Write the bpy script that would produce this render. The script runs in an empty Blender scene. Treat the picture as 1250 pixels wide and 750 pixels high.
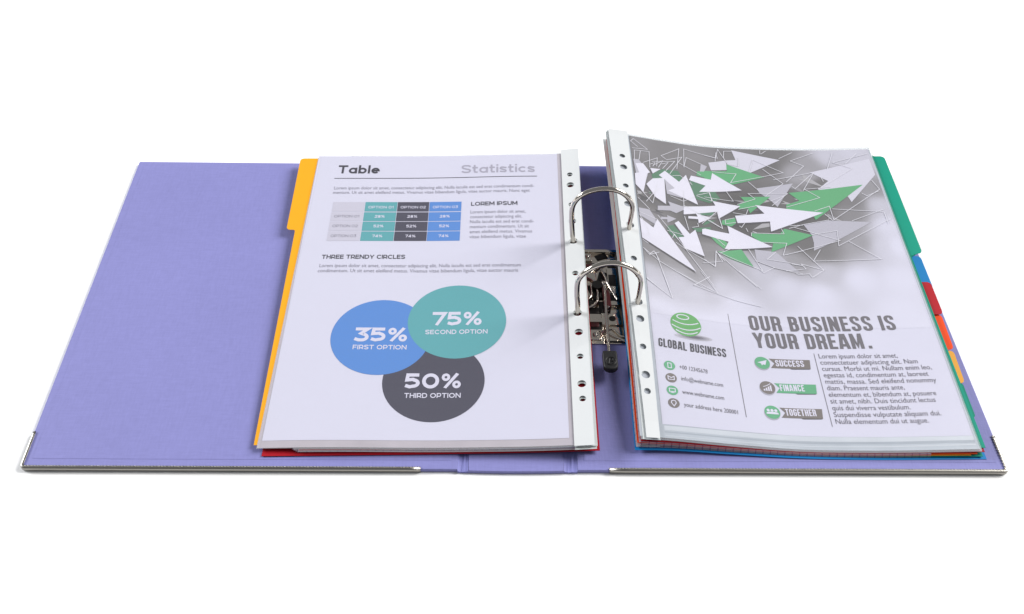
import bpy, bmesh, math, random
import numpy as np
from mathutils import Vector, Matrix

random.seed(7)
MM = 0.001
SC = bpy.context.scene
COL = SC.collection

# ---------------------------------------------------------------- camera
cam_d = bpy.data.cameras.new('camera')
cam = bpy.data.objects.new('camera', cam_d)
COL.objects.link(cam)
SC.camera = cam
cam_d.sensor_fit = 'HORIZONTAL'
cam_d.sensor_width = 36.0
cam_d.lens = 1254.90 / 1250.0 * 36.0
cam_d.clip_start = 0.02
cam_d.clip_end = 50.0
pitch, yaw, roll = math.radians(46.1536), math.radians(1.5785), math.radians(1.5352)
fwd = Vector((math.sin(yaw) * math.cos(pitch), math.cos(yaw) * math.cos(pitch), -math.sin(pitch)))
rgt = Vector((math.cos(yaw), -math.sin(yaw), 0))
upv = rgt.cross(fwd)
r2 = rgt * math.cos(roll) + upv * math.sin(roll)
u2 = upv * math.cos(roll) - rgt * math.sin(roll)
mw = Matrix.Identity(4)
for i_, ax in enumerate((r2, u2, -fwd)):
    for j_ in range(3):
        mw[j_][i_] = ax[j_]
mw.translation = Vector((-17.945, -387.84, 560.52)) * MM
cam.matrix_world = mw

# ---------------------------------------------------------------- light
wd = bpy.data.worlds.new('World')
SC.world = wd
wd.use_nodes = True
wd.node_tree.nodes['Background'].inputs[0].default_value = (0.93, 0.96, 1.0, 1)
wd.node_tree.nodes['Background'].inputs[1].default_value = 0.245

def area_light(name, loc, target, size, power, color, size_y=None):
    d = bpy.data.lights.new(name, 'AREA')
    d.energy = power
    d.color = color
    d.shape = 'RECTANGLE'
    d.size = size
    d.size_y = size_y or size
    o = bpy.data.objects.new(name, d)
    o.location = loc
    o.rotation_euler = (Vector(target) - Vector(loc)).to_track_quat('-Z', 'Y').to_euler()
    COL.objects.link(o)
    return o

area_light('key_softbox', (6.2, 2.6, 4.7), (0, 0.15, 0), 4.0, 1040, (1.0, 0.985, 0.96))
area_light('fill_softbox', (-5.0, 2.2, 2.3), (0, 0.15, 0), 2.4, 380, (0.97, 0.98, 1.0), 1.2)

SC.view_settings.view_transform = 'Standard'
SC.view_settings.look = 'None'
SC.view_settings.exposure = 0.0
SC.view_settings.gamma = 1.0
SC.view_settings.use_curve_mapping = False
SC.cycles.transparent_max_bounces = 32
SC.cycles.max_bounces = 8

# ---------------------------------------------------------------- helpers
def lin(c):
    c = c / 255.0
    return c / 12.92 if c <= 0.04045 else ((c + 0.055) / 1.055) ** 2.4

def alb(r, g, b, k=0.80):
    """base colour of a surface that shows as this sRGB value under the studio light"""
    k *= 0.88
    return (min(0.9, lin(r) * k), min(0.9, lin(g) * k), min(0.9, lin(b) * k), 1)

def tag(o, label=None, cat=None, group=None, kind=None):
    if label: o['label'] = label
    if cat: o['category'] = cat
    if group: o['group'] = group
    if kind: o['kind'] = kind
    return o

def empty(name, label, cat, loc=(0, 0, 0), group=None):
    o = bpy.data.objects.new(name, None)
    o.empty_display_size = 0.01
    o.location = Vector(loc) * MM
    COL.objects.link(o)
    return tag(o, label, cat, group)

def link_mesh(name, verts, faces, mat, parent=None, uvs=None, smooth=False, solid=0, offset=-1):
    """verts in millimetres, world placed"""
    me = bpy.data.meshes.new(name)
    V = np.asarray(verts, float) * MM
    if parent is not None:
        org = np.array(parent_origin(parent))
        V = V - org
    me.from_pydata(V.tolist(), [], faces)
    if uvs is not None:
        uvl = me.uv_layers.new(name='UVMap')
        idx = np.zeros(len(me.loops), dtype=np.int32)
        me.loops.foreach_get('vertex_index', idx)
        uvl.data.foreach_set('uv', (np.asarray(uvs, float)[idx] * 0.01).ravel())
    me.materials.append(mat)
    if smooth:
        me.polygons.foreach_set('use_smooth', [True] * len(me.polygons))
    me.update()
    o = bpy.data.objects.new(name, me)
    COL.objects.link(o)
    if parent is not None:
        o.parent = parent
    if solid:
        s = o.modifiers.new('thickness', 'SOLIDIFY')
        s.thickness = solid * MM
        s.offset = offset
    return o

def parent_origin(p):
    v = Vector(p.location)
    while p.parent:
        p = p.parent
        v = v + Vector(p.location)
    return v

class MB:
    """collects simple solids (millimetres) into one mesh"""
    def __init__(s): s.v = []; s.f = []
    def add(s, v, f):
        n = len(s.v); s.v += [tuple(q) for q in v]; s.f += [tuple(i + n for i in q) for q in f]
    def box(s, x0, x1, y0, y1, z0, z1, bev=0.0, rz=0, seg=2):
        bm = bmesh.new()
        bmesh.ops.create_cube(bm, size=1)
        for v in bm.verts:
            v.co = Vector(((x1 - x0) * v.co.x, (y1 - y0) * v.co.y, (z1 - z0) * v.co.z))
        if bev:
            bmesh.ops.bevel(bm, geom=bm.edges[:], offset=bev, segments=seg, profile=0.5, affect='EDGES')
        R = Matrix.Rotation(rz, 3, 'Z')
        c = Vector(((x0 + x1) / 2, (y0 + y1) / 2, (z0 + z1) / 2))
        bm.verts.index_update()
        s.add([tuple(R @ v.co + c) for v in bm.verts], [[q.index for q in f.verts] for f in bm.faces])
        bm.free()
    def prism(s, pts, z0, z1):
        n = len(pts)
        v = [(x, y, z0) for x, y in pts] + [(x, y, z1) for x, y in pts]
        f = [tuple(range(n - 1, -1, -1)), tuple(range(n, 2 * n))]
        f += [(i, (i + 1) % n, (i + 1) % n + n, i + n) for i in range(n)]
        s.add(v, f)
    def cyl(s, x, y, z0, z1, r, n=20, r1=None):
        r1 = r if r1 is None else r1
        v = [(x + r * math.cos(2 * math.pi * i / n), y + r * math.sin(2 * math.pi * i / n), z0) for i in range(n)]
        v += [(x + r1 * math.cos(2 * math.pi * i / n), y + r1 * math.sin(2 * math.pi * i / n), z1) for i in range(n)]
        f = [tuple(range(n - 1, -1, -1)), tuple(range(n, 2 * n))]
        f += [(i, (i + 1) % n, (i + 1) % n + n, i + n) for i in range(n)]
        s.add(v, f)
    def dome(s, x, y, z, r, h, n=12, m=4):
        v = []; f = []
        for j in range(m):
            a = math.pi / 2 * j / m
            for i in range(n):
                b = 2 * math.pi * i / n
                v.append((x + r * math.cos(a) * math.cos(b), y + r * math.cos(a) * math.sin(b), z + h * math.sin(a)))
        v.append((x, y, z + h))
        for j in range(m - 1):
            for i in range(n):
                f.append((j * n + i, j * n + (i + 1) % n, (j + 1) * n + (i + 1) % n, (j + 1) * n + i))
        for i in range(n):
            f.append(((m - 1) * n + i, (m - 1) * n + (i + 1) % n, m * n))
        s.add(v, f)
    def tube(s, pts, r, n=12, closed=False):
        P = [Vector(p) for p in pts]; v = []; f = []
        up = Vector((0, 1, 0)) if abs((P[-1] - P[0]).normalized().y) < 0.8 else Vector((1, 0, 0))
        m = len(P)
        for i, p in enumerate(P):
            a = P[max(i - 1, 0)]; b = P[min(i + 1, m - 1)]
            t = (b - a).normalized()
            x = up.cross(t).normalized(); y = t.cross(x)
            for k in range(n):
                w = 2 * math.pi * k / n
                v.append(tuple(p + (x * math.cos(w) + y * math.sin(w)) * r))
        for i in range(m - 1):
            for k in range(n):
                f.append((i * n + k, i * n + (k + 1) % n, (i + 1) * n + (k + 1) % n, (i + 1) * n + k))
        f.append(tuple(range(n - 1, -1, -1))); f.append(tuple((m - 1) * n + k for k in range(n)))
        s.add(v, f)
    def build(s, name, mat, parent=None, smooth=False):
        o = link_mesh(name, s.v, s.f, mat, parent, smooth=smooth)
        if smooth:
            me = o.data
            me.set_sharp_from_angle(angle=math.radians(40))
        return o

# ---------------------------------------------------------------- materials
def new_mat(name):
    m = bpy.data.materials.new(name)
    m.use_nodes = True
    nt = m.node_tree
    b = nt.nodes['Principled BSDF']
    return m, nt, b

def plain(name, col, rough=0.6, metal=0.0, bump=0.0, bscale=200.0, spec=0.5, var=0.0, coat=0.0):
    m, nt, b = new_mat(name)
    b.inputs['Base Color'].default_value = col
    b.inputs['Roughness'].default_value = rough
    b.inputs['Metallic'].default_value = metal
    b.inputs['Specular IOR Level'].default_value = spec
    b.inputs['Coat Weight'].default_value = coat
    if bump or var:
        tc = nt.nodes.new('ShaderNodeTexCoord')
        nz = nt.nodes.new('ShaderNodeTexNoise')
        nz.inputs['Scale'].default_value = bscale
        nz.inputs['Detail'].default_value = 5
        nt.links.new(tc.outputs['Object'], nz.inputs['Vector'])
        if bump:
            bp = nt.nodes.new('ShaderNodeBump')
            bp.inputs['Strength'].default_value = bump
            bp.inputs['Distance'].default_value = 0.0003
            nt.links.new(nz.outputs[0], bp.inputs['Height'])
            nt.links.new(bp.outputs[0], b.inputs['Normal'])
        if var:
            mx = nt.nodes.new('ShaderNodeMix'); mx.data_type = 'RGBA'
            mx.inputs[6].default_value = tuple(c * (1 - var) for c in col[:3]) + (1,)
            mx.inputs[7].default_value = tuple(min(1, c * (1 + var)) for c in col[:3]) + (1,)
            nt.links.new(nz.outputs[0], mx.inputs[0])
            nt.links.new(mx.outputs[2], b.inputs['Base Color'])
    return m

def linen(name, col):
    m, nt, b = new_mat(name)
    N = nt.nodes.new; L = nt.links.new
    tc = N('ShaderNodeTexCoord')
    hs = []
    for sx, sy in ((700, 110), (110, 700)):
        mp = N('ShaderNodeMapping'); mp.inputs['Scale'].default_value = (sx, sy, 100)
        nz = N('ShaderNodeTexNoise'); nz.inputs['Scale'].default_value = 1.0
        nz.inputs['Detail'].default_value = 3; nz.inputs['Roughness'].default_value = 0.65
        L(tc.outputs['Object'], mp.inputs[0]); L(mp.outputs[0], nz.inputs['Vector'])
        hs.append(nz)
    ad = N('ShaderNodeMath'); ad.operation = 'ADD'
    L(hs[0].outputs[0], ad.inputs[0]); L(hs[1].outputs[0], ad.inputs[1])
    bp = N('ShaderNodeBump'); bp.inputs['Strength'].default_value = 0.35; bp.inputs['Distance'].default_value = 0.0003
    L(ad.outputs[0], bp.inputs['Height']); L(bp.outputs[0], b.inputs['Normal'])
    mr = N('ShaderNodeMapRange'); mr.inputs[1].default_value = 0.6; mr.inputs[2].default_value = 1.4
    L(ad.outputs[0], mr.inputs[0])
    big = N('ShaderNodeTexNoise'); big.inputs['Scale'].default_value = 9; big.inputs['Detail'].default_value = 2
    L(tc.outputs['Object'], big.inputs['Vector'])
    mx = N('ShaderNodeMix'); mx.data_type = 'RGBA'
    mx.inputs[6].default_value = tuple(c * 0.93 for c in col[:3]) + (1,)
    mx.inputs[7].default_value = tuple(min(1, c * 1.07) for c in col[:3]) + (1,)
    L(mr.outputs[0], mx.inputs[0])
    m2 = N('ShaderNodeMix'); m2.data_type = 'RGBA'; m2.blend_type = 'MULTIPLY'; m2.inputs[0].default_value = 0.13
    L(mx.outputs[2], m2.inputs[6]); L(big.outputs[0], m2.inputs[7])
    L(m2.outputs[2], b.inputs['Base Color'])
    b.inputs['Roughness'].default_value = 0.62
    b.inputs['Specular IOR Level'].default_value = 0.3
    return m

def film_mat(name, milk, tint=(0.80, 0.83, 0.87, 1), gloss=0.9):
    m = bpy.data.materials.new(name); m.use_nodes = True
    nt = m.node_tree; nt.nodes.clear()
    N = nt.nodes.new; L = nt.links.new
    out = N('ShaderNodeOutputMaterial')
    tr = N('ShaderNodeBsdfTransparent')
    df = N('ShaderNodeBsdfDiffuse'); df.inputs[0].default_value = tint
    tl = N('ShaderNodeBsdfTranslucent'); tl.inputs[0].default_value = tint
    ml = N('ShaderNodeMixShader'); ml.inputs[0].default_value = 0.35
    L(df.outputs[0], ml.inputs[1]); L(tl.outputs[0], ml.inputs[2])
    m1 = N('ShaderNodeMixShader')
    L(tr.outputs[0], m1.inputs[1]); L(ml.outputs[0], m1.inputs[2])
    gl = N('ShaderNodeBsdfGlossy'); gl.inputs['Roughness'].default_value = 0.24
    fr = N('ShaderNodeFresnel')
    ge = N('ShaderNodeNewGeometry')          # same reflectance from both sides of the thin film
    io = N('ShaderNodeMapRange'); io.inputs[3].default_value = 1.40; io.inputs[4].default_value = 1 / 1.40
    L(ge.outputs['Backfacing'], io.inputs[0]); L(io.outputs[0], fr.inputs[0])
    mu = N('ShaderNodeMath'); mu.operation = 'MULTIPLY'; mu.inputs[1].default_value = gloss
    L(fr.outputs[0], mu.inputs[0])
    m2 = N('ShaderNodeMixShader')
    L(mu.outputs[0], m2.inputs[0]); L(m1.outputs[0], m2.inputs[1]); L(gl.outputs[0], m2.inputs[2])
    tc = N('ShaderNodeTexCoord')
    mp = N('ShaderNodeMapping'); mp.inputs['Scale'].default_value = (16, 70, 16)
    nz = N('ShaderNodeTexNoise'); nz.inputs['Scale'].default_value = 1.0; nz.inputs['Detail'].default_value = 3
    L(tc.outputs['Object'], mp.inputs[0]); L(mp.outputs[0], nz.inputs['Vector'])
    bp = N('ShaderNodeBump'); bp.inputs['Strength'].default_value = 0.7; bp.inputs['Distance'].default_value = 0.003
    L(nz.outputs[0], bp.inputs['Height']); L(bp.outputs[0], gl.inputs['Normal']); L(bp.outputs[0], df.inputs['Normal'])
    fine = N('ShaderNodeTexNoise'); fine.inputs['Scale'].default_value = 600; fine.inputs['Detail'].default_value = 4
    L(tc.outputs['Object'], fine.inputs['Vector'])
    mr = N('ShaderNodeMapRange'); mr.inputs[3].default_value = milk * 0.75; mr.inputs[4].default_value = milk * 1.25
    L(fine.outputs[0], mr.inputs[0]); L(mr.outputs[0], m1.inputs[0])
    L(m2.outputs[0], out.inputs[0])
    return m

def ruled_mat(name):
    m, nt, b = new_mat(name)
    N = nt.nodes.new; L = nt.links.new
    uv = N('ShaderNodeUVMap')
    sx = N('ShaderNodeSeparateXYZ'); L(uv.outputs[0], sx.inputs[0])
    masks = []
    for k in (0, 1):
        mu = N('ShaderNodeMath'); mu.operation = 'MULTIPLY'; mu.inputs[1].default_value = 20.0
        L(sx.outputs[k], mu.inputs[0])
        fr = N('ShaderNodeMath'); fr.operation = 'FRACT'; L(mu.outputs[0], fr.inputs[0])
        lt = N('ShaderNodeMath'); lt.operation = 'LESS_THAN'; lt.inputs[1].default_value = 0.16
        L(fr.outputs[0], lt.inputs[0]); masks.append(lt)
    mxm = N('ShaderNodeMath'); mxm.operation = 'MAXIMUM'
    L(masks[0].outputs[0], mxm.inputs[0]); L(masks[1].outputs[0], mxm.inputs[1])
    mx = N('ShaderNodeMix'); mx.data_type = 'RGBA'
    mx.inputs[6].default_value = alb(222, 198, 210); mx.inputs[7].default_value = alb(180, 140, 180)
    L(mxm.outputs[0], mx.inputs[0]); L(mx.outputs[2], b.inputs['Base Color'])
    b.inputs['Roughness'].default_value = 0.8
    return m

def vcol_mat(name):
    m, nt, b = new_mat(name)
    a = nt.nodes.new('ShaderNodeAttribute'); a.attribute_name = 'ink'
    nt.links.new(a.outputs['Color'], b.inputs['Base Color'])
    b.inputs['Roughness'].default_value = 0.55
    return m

PAGE_RGB = (229, 228, 247)
M = {}
M['table'] = plain('white_tabletop', (0.93, 0.93, 0.93, 1), 0.7, spec=0.2)
M['lilac'] = linen('lilac_linen_board', alb(151, 151, 216))
M['lilac_cloth'] = linen('lilac_hinge_cloth', alb(148, 149, 220))
M['nickel'] = plain('polished_nickel', (0.56, 0.52, 0.47, 1), 0.12, 1.0)
M['rail'] = plain('brushed_nickel_edging', (0.30, 0.285, 0.26, 1), 0.34, 1.0, bump=0.15, bscale=400)
M['plate'] = plain('plated_steel', (0.70, 0.63, 0.55, 1), 0.10, 1.0, bump=1.0, bscale=110)
M['slot_shade'] = plain('slot_and_shade_dark', (0.02, 0.018, 0.018, 1), 0.4, 0.6)  # near-black, for slots and for shade painted onto the plate
M['redbrown'] = plain('oxide_red_spring_cover', (0.09, 0.012, 0.014, 1), 0.3)
M['black'] = plain('black_plastic', (0.008, 0.008, 0.009, 1), 0.5, spec=0.3, bump=0.1, bscale=900)
M['film'] = film_mat('clear_grained_film', 0.035)
M['film_under'] = film_mat('clear_film_in_stack', 0.30, tint=(0.60, 0.64, 0.68, 1))
M['strip'] = plain('white_reinforced_strip', alb(233, 236, 238, 0.84), 0.35, bump=0.12, bscale=500, var=0.015)
M['strip_under'] = plain('translucent_white_strip', alb(232, 238, 238, 0.86), 0.4, bump=0.1, bscale=500)
M['paper'] = plain('printed_paper', alb(*PAGE_RGB), 0.75, spec=0.25, var=0.012, bscale=40)
M['inner_paper'] = plain('plain_paper', alb(190, 196, 206), 0.8)
M['inner_warm'] = plain('plain_warm_paper', alb(205, 196, 204), 0.8)
M['ruled'] = ruled_mat('grid_ruled_paper')
M['yellow'] = plain('yellow_card', alb(255, 178, 0, 0.86), 0.55, var=0.03, bscale=120)
M['green'] = plain('green_card', alb(0, 160, 134), 0.6, spec=0.2, var=0.04, bscale=120)
M['blue'] = plain('blue_card', alb(20, 148, 224), 0.6, spec=0.2, var=0.04, bscale=120)
M['red'] = plain('red_card', alb(190, 20, 38), 0.6, spec=0.2, var=0.03, bscale=120)
M['orange'] = plain('orange_card', alb(252, 80, 14, 0.9), 0.6, spec=0.2, var=0.03, bscale=120)
M['magenta'] = plain('crimson_card', alb(190, 20, 75), 0.5)
def ink(name, r, g, b, k=0.80): 
    M[name] = plain('ink_' + name, alb(r, g, b, k), 0.55)
ink('i_dark', 62, 60, 72); ink('i_grey', 183, 180, 198); ink('i_text', 158, 155, 173)
ink('i_teal', 98, 178, 186); ink('i_blue', 92, 148, 226); ink('i_slate', 76, 74, 92)
ink('i_white', 232, 230, 250); ink('i_cell', 216, 213, 230); ink('i_label', 112, 110, 128)
ink('i_head', 110, 106, 114); ink('i_para', 102, 98, 110); ink('i_ribbon', 122, 114, 112)
ink('i_green', 92, 178, 130); ink('i_globe', 96, 176, 96)
ink('i_agreen', 98, 178, 124); ink('i_amid', 84, 132, 104); ink('i_ashade', 90, 87, 92)
for k_, g__ in enumerate((80, 108, 152, 182)): ink('i_shard%d' % k_, g__, g__ - 2, g__ + 4)
ink('i_awhite', 238, 236, 252); ink('i_apale', 222, 220, 236); ink('i_alight', 194, 192, 206)
ink('i_line', 238, 237, 248)
M['art'] = vcol_mat('ink_printed_gradient')

# ---------------------------------------------------------------- curved leaf surfaces
def pchip(xs,ys,x):
    xs=list(xs);ys=list(ys);n=len(xs)
    if x<=xs[0]: return ys[0]+(ys[1]-ys[0])/(xs[1]-xs[0])*(x-xs[0])
    if x>=xs[-1]: return ys[-1]+(ys[-1]-ys[-2])/(xs[-1]-xs[-2])*(x-xs[-1])
    m=[(ys[i+1]-ys[i])/(xs[i+1]-xs[i]) for i in range(n-1)]
    d=[m[0]]+[(m[i-1]*(xs[i+1]-xs[i])+m[i]*(xs[i]-xs[i-1]))/(xs[i+1]-xs[i-1]) for i in range(1,n-1)]+[m[-1]]
    i=max(k for k in range(n-1) if xs[k]<=x)
    h=xs[i+1]-xs[i];t=(x-xs[i])/h
    return (2*t**3-3*t**2+1)*ys[i]+(t**3-2*t**2+t)*h*d[i]+(3*t*t-2*t**3)*ys[i+1]+(t**3-t*t)*h*d[i+1]
RB=[(-18,78,30,16.5),(0,96,30,14.5),(50,147,27.3,10.5),(90,186,25.2,8.6),(135,231,24.4,8.6),(208,304,25,10)]
RT=[(-18,80,328,32),(0,98,327,30),(32,130,326.2,24.6),(64,162,325.4,20.2),(106,204,324.4,18.6),(158,256,323.4,18.8),(208,306,322,21.7)]
LB=[(0,-169.5,20,7.2),(22,-147.5,20,8),(130,-39.5,20,8.6),(203,33.5,20,11.9),(221,51.5,20,13.6)]
LT=[(0,-167.3,317,12.2),(99,-68.3,317,13.4),(165,-2,317,16),(204,37.2,317,17.5),(222,55,317,19.6)]


U0, V0, ST = -30.0, -25.0, 2.5
NU, NV = 104, 134
GRID = {}
ZB = {'R': (([-19, 60, 120, 215], [6.6, 4.6, 3.9, 3.8]), ([-19, 32, 75, 158, 215], [20, 13, 10, 9.5, 10.5])),
      'L': (([0, 130, 200, 221], [4.0, 4.2, 5.2, 6.0]), ([0, 100, 180, 222], [5, 6, 8, 10]))}
def build_grid(side):
    B, T = (RB, RT) if side == 'R' else (LB, LT)
    us = [r[0] for r in B]; ut = [r[0] for r in T]
    g = np.zeros((NU, NV, 4))
    for i in range(NU):
        u = U0 + i * ST
        b = [pchip(us, [r[k] for r in B], u) for k in (1, 2, 3)]
        t = [pchip(ut, [r[k] for r in T], u) for k in (1, 2, 3)]
        zb0 = pchip(*ZB[side][0], u); zb1 = pchip(*ZB[side][1], u)
        for j in range(NV):
            w = (V0 + j * ST) / 297.0
            wc = min(max(w, 0), 1)
            p = [b[k] + (t[k] - b[k]) * w for k in range(3)]
            zb = zb0 + (zb1 - zb0) * w
            if side == 'R':
                h = 4.2 * 4 * wc * (1 - wc) * min(1, max(0, (80 - u) / 90.)) ** 1.3
                p[2] += h; zb += h * 0.6
            else:
                p[2] -= 1.5 * 4 * wc * (1 - wc) * min(1, max(0, (u - 150) / 60.))
            g[i, j] = (p[0], p[1], p[2], max(3.3, zb))
    GRID[side] = g
for s_ in 'LR': build_grid(s_)

def surf(side, uv, t=1.0, off=0.0):
    """uv: (n,2) in millimetres on the leaf; t: 1 top of the stack, 0 its underside; off: height above"""
    uv = np.asarray(uv, float).reshape(-1, 2)
    a = (uv[:, 0] - U0) / ST; b = (uv[:, 1] - V0) / ST
    i = np.clip(a.astype(int), 0, NU - 2); j = np.clip(b.astype(int), 0, NV - 2)
    fa = (a - i)[:, None]; fb = (b - j)[:, None]
    g = GRID[side]
    p = (g[i, j] * (1 - fa) * (1 - fb) + g[i + 1, j] * fa * (1 - fb) + g[i, j + 1] * (1 - fa) * fb + g[i + 1, j + 1] * fa * fb)
    t = np.asarray(t, float)
    z = np.where(t > 0.95, p[:, 2] + (t - 1) * 3.0, p[:, 3] + (p[:, 2] - 1.15 - p[:, 3]) * t / 0.9) + off
    return np.stack([p[:, 0], p[:, 1], z], 1)

def leaf(side, name, mat, parent, t, q, off=0.0, step=6.0, solid=0.0, wav=None):
    """curved sheet. q = ((u,v) front left, front right, back right, back left)"""
    q = [np.array(p, float) for p in q]
    nu = max(2, int(abs(q[1][0] - q[0][0]) / step) + 1)
    nv = max(2, int(abs(q[3][1] - q[0][1]) / step) + 1)
    uv = []; tt = []
    for j in range(nv + 1):
        w = j / nv
        for i in range(nu + 1):
            s = i / nu
            p = (q[0] * (1 - s) + q[1] * s) * (1 - w) + (q[3] * (1 - s) + q[2] * s) * w
            uv.append(p)
            tt.append(t if wav is None else t + wav(p[0], p[1]))
    uv = np.array(uv)
    f = [(j * (nu + 1) + i, j * (nu + 1) + i + 1, (j + 1) * (nu + 1) + i + 1, (j + 1) * (nu + 1) + i)
         for j in range(nv) for i in range(nu)]
    return link_mesh(name, surf(side, uv, np.array(tt), off), f, mat, parent, uvs=uv, smooth=not solid, solid=solid)

def outline_sheet(side, name, mat, parent, t, pts, off=0.0, solid=0.0, cut=6.0):
    """a flat outline (u,v) cut along a grid so that it can follow the curved leaf"""
    v, f, uv = cut_polygon(pts, cut)
    return link_mesh(name, surf(side, uv, t, off), f, mat, parent, uvs=uv, smooth=False, solid=solid)

def cut_mesh(verts2, faces, cut):
    bm = bmesh.new()
    vs = [bm.verts.new((x, y, 0)) for x, y in verts2]
    for f in faces:
        try: bm.faces.new([vs[i] for i in f])
        except ValueError: pass
    xs = [v[0] for v in verts2]; ys = [v[1] for v in verts2]
    for k in range(math.floor(min(xs) / cut) + 1, math.ceil(max(xs) / cut)):
        bmesh.ops.bisect_plane(bm, geom=bm.verts[:] + bm.edges[:] + bm.faces[:], plane_co=(k * cut, 0, 0), plane_no=(1, 0, 0))
    for k in range(math.floor(min(ys) / cut) + 1, math.ceil(max(ys) / cut)):
        bmesh.ops.bisect_plane(bm, geom=bm.verts[:] + bm.edges[:] + bm.faces[:], plane_co=(0, k * cut, 0), plane_no=(0, 1, 0))
    bmesh.ops.recalc_face_normals(bm, faces=bm.faces[:])
    bm.verts.index_update()
    fl = [[q.index for q in f.verts] if f.normal.z > 0 else [q.index for q in f.verts][::-1] for f in bm.faces]
    uv = np.array([(v.co.x, v.co.y) for v in bm.verts])
    bm.free()
    return uv, fl

def cut_polygon(pts, cut):
    bm = bmesh.new()
    vs = [bm.verts.new((x, y, 0)) for x, y in pts]
    bm.faces.new(vs)
    bmesh.ops.triangulate(bm, faces=bm.faces[:])
    bm.verts.index_update()
    fl = [[q.index for q in f.verts] for f in bm.faces]
    bm.free()
    uv, f = cut_mesh(pts, fl, cut)
    return uv, f, uv

# print lies on the paper under the film: heights below the film surface
PAPER_OFF = -0.70
PRINT_OFF = {'L': -0.62, 'R': -0.85}
def printed(side, name, mat, parent, pts, layer=0, cut=5.0):
    uv, f, _ = cut_polygon(pts, cut)
    return link_mesh(name, surf(side, uv, 1.0, PRINT_OFF[side] + 0.02 * layer), f, mat, parent)

def disc_pts(cu, cv, r, n=72, rv=None):
    rv = rv or r
    return [(cu + r * math.cos(2 * math.pi * i / n), cv + rv * math.sin(2 * math.pi * i / n)) for i in range(n)]

def stroke_strip(pts, w, closed=False):
    """thick polyline -> quads, with mitred joints"""
    P = [np.array(p, float) for p in pts]; n = len(P); vv = []; ff = []
    for i in range(n):
        if closed: a, b = P[(i - 1) % n], P[(i + 1) % n]
        else: a, b = P[max(i - 1, 0)], P[min(i + 1, n - 1)]
        d0 = P[i] - a; d1 = b - P[i]
        if np.hypot(*d0) < 1e-9: d0 = d1
        if np.hypot(*d1) < 1e-9: d1 = d0
        d0 = d0 / np.hypot(*d0); d1 = d1 / np.hypot(*d1)
        t = d0 + d1
        if np.hypot(*t) < 1e-3: t = d1
        t = t / np.hypot(*t)
        nrm = np.array([-t[1], t[0]])
        k = 1 / max(0.35, abs(np.dot(nrm, np.array([-d1[1], d1[0]]))))
        vv.append(P[i] + nrm * w / 2 * k); vv.append(P[i] - nrm * w / 2 * k)
    for i in range(n - (0 if closed else 1)):
        j = (i + 1) % n
        ff.append((2 * i + 1, 2 * j + 1, 2 * j, 2 * i))
    return vv, ff

def densify(pts, step=4.0):
    out = []
    for a, b in zip(pts[:-1], pts[1:]):
        a = np.array(a, float); b = np.array(b, float)
        n = max(1, int(np.hypot(*(b - a)) / step))
        out += [a + (b - a) * i / n for i in range(n)]
    out.append(np.array(pts[-1], float))
    return out

def printed_lines(side, name, mat, parent, lines, w, layer=0, closed=False, vary=0.0):
    V = []; F = []; T = []
    for k, ln in enumerate(lines):
        a = densify(list(ln) + ([ln[0]] if closed else []))
        if closed: a = a[:-1]
        vv, ff = stroke_strip(a, w, closed)
        n = len(V)
        V += [tuple(q) for q in vv]; T += [0.004 * (k % 12)] * len(vv)
        F += [tuple(i + n for i in q) for q in ff]
    P = surf(side, np.array(V), 1.0, PRINT_OFF[side] + 0.02 * layer)
    P[:, 2] += np.array(T)
    return link_mesh(name, P, F, mat, parent)

# ---- condensed stroke lettering
def fillet(pts, radii, closed=False, seg=5):
    P = [np.array(p, float) for p in pts]; n = len(P); out = []
    for i in range(n):
        r = radii[i] if isinstance(radii, (list, tuple)) else radii
        if (not closed and i in (0, n - 1)) or r <= 0:
            out.append(P[i]); continue
        a = P[(i - 1) % n]; b = P[(i + 1) % n]
        da = a - P[i]; db = b - P[i]
        la, lb = math.sqrt(da @ da), math.sqrt(db @ db)
        rr = min(r, la * 0.5, lb * 0.5)
        p0 = P[i] + da / la * rr; p1 = P[i] + db / lb * rr
        for k in range(seg + 1):
            t = k / seg
            out.append((1 - t) ** 2 * p0 + 2 * t * (1 - t) * P[i] * 0.93 + 2 * t * (1 - t) * 0.07 * (p0 + p1) / 2 + t * t * p1)
    return out

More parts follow.
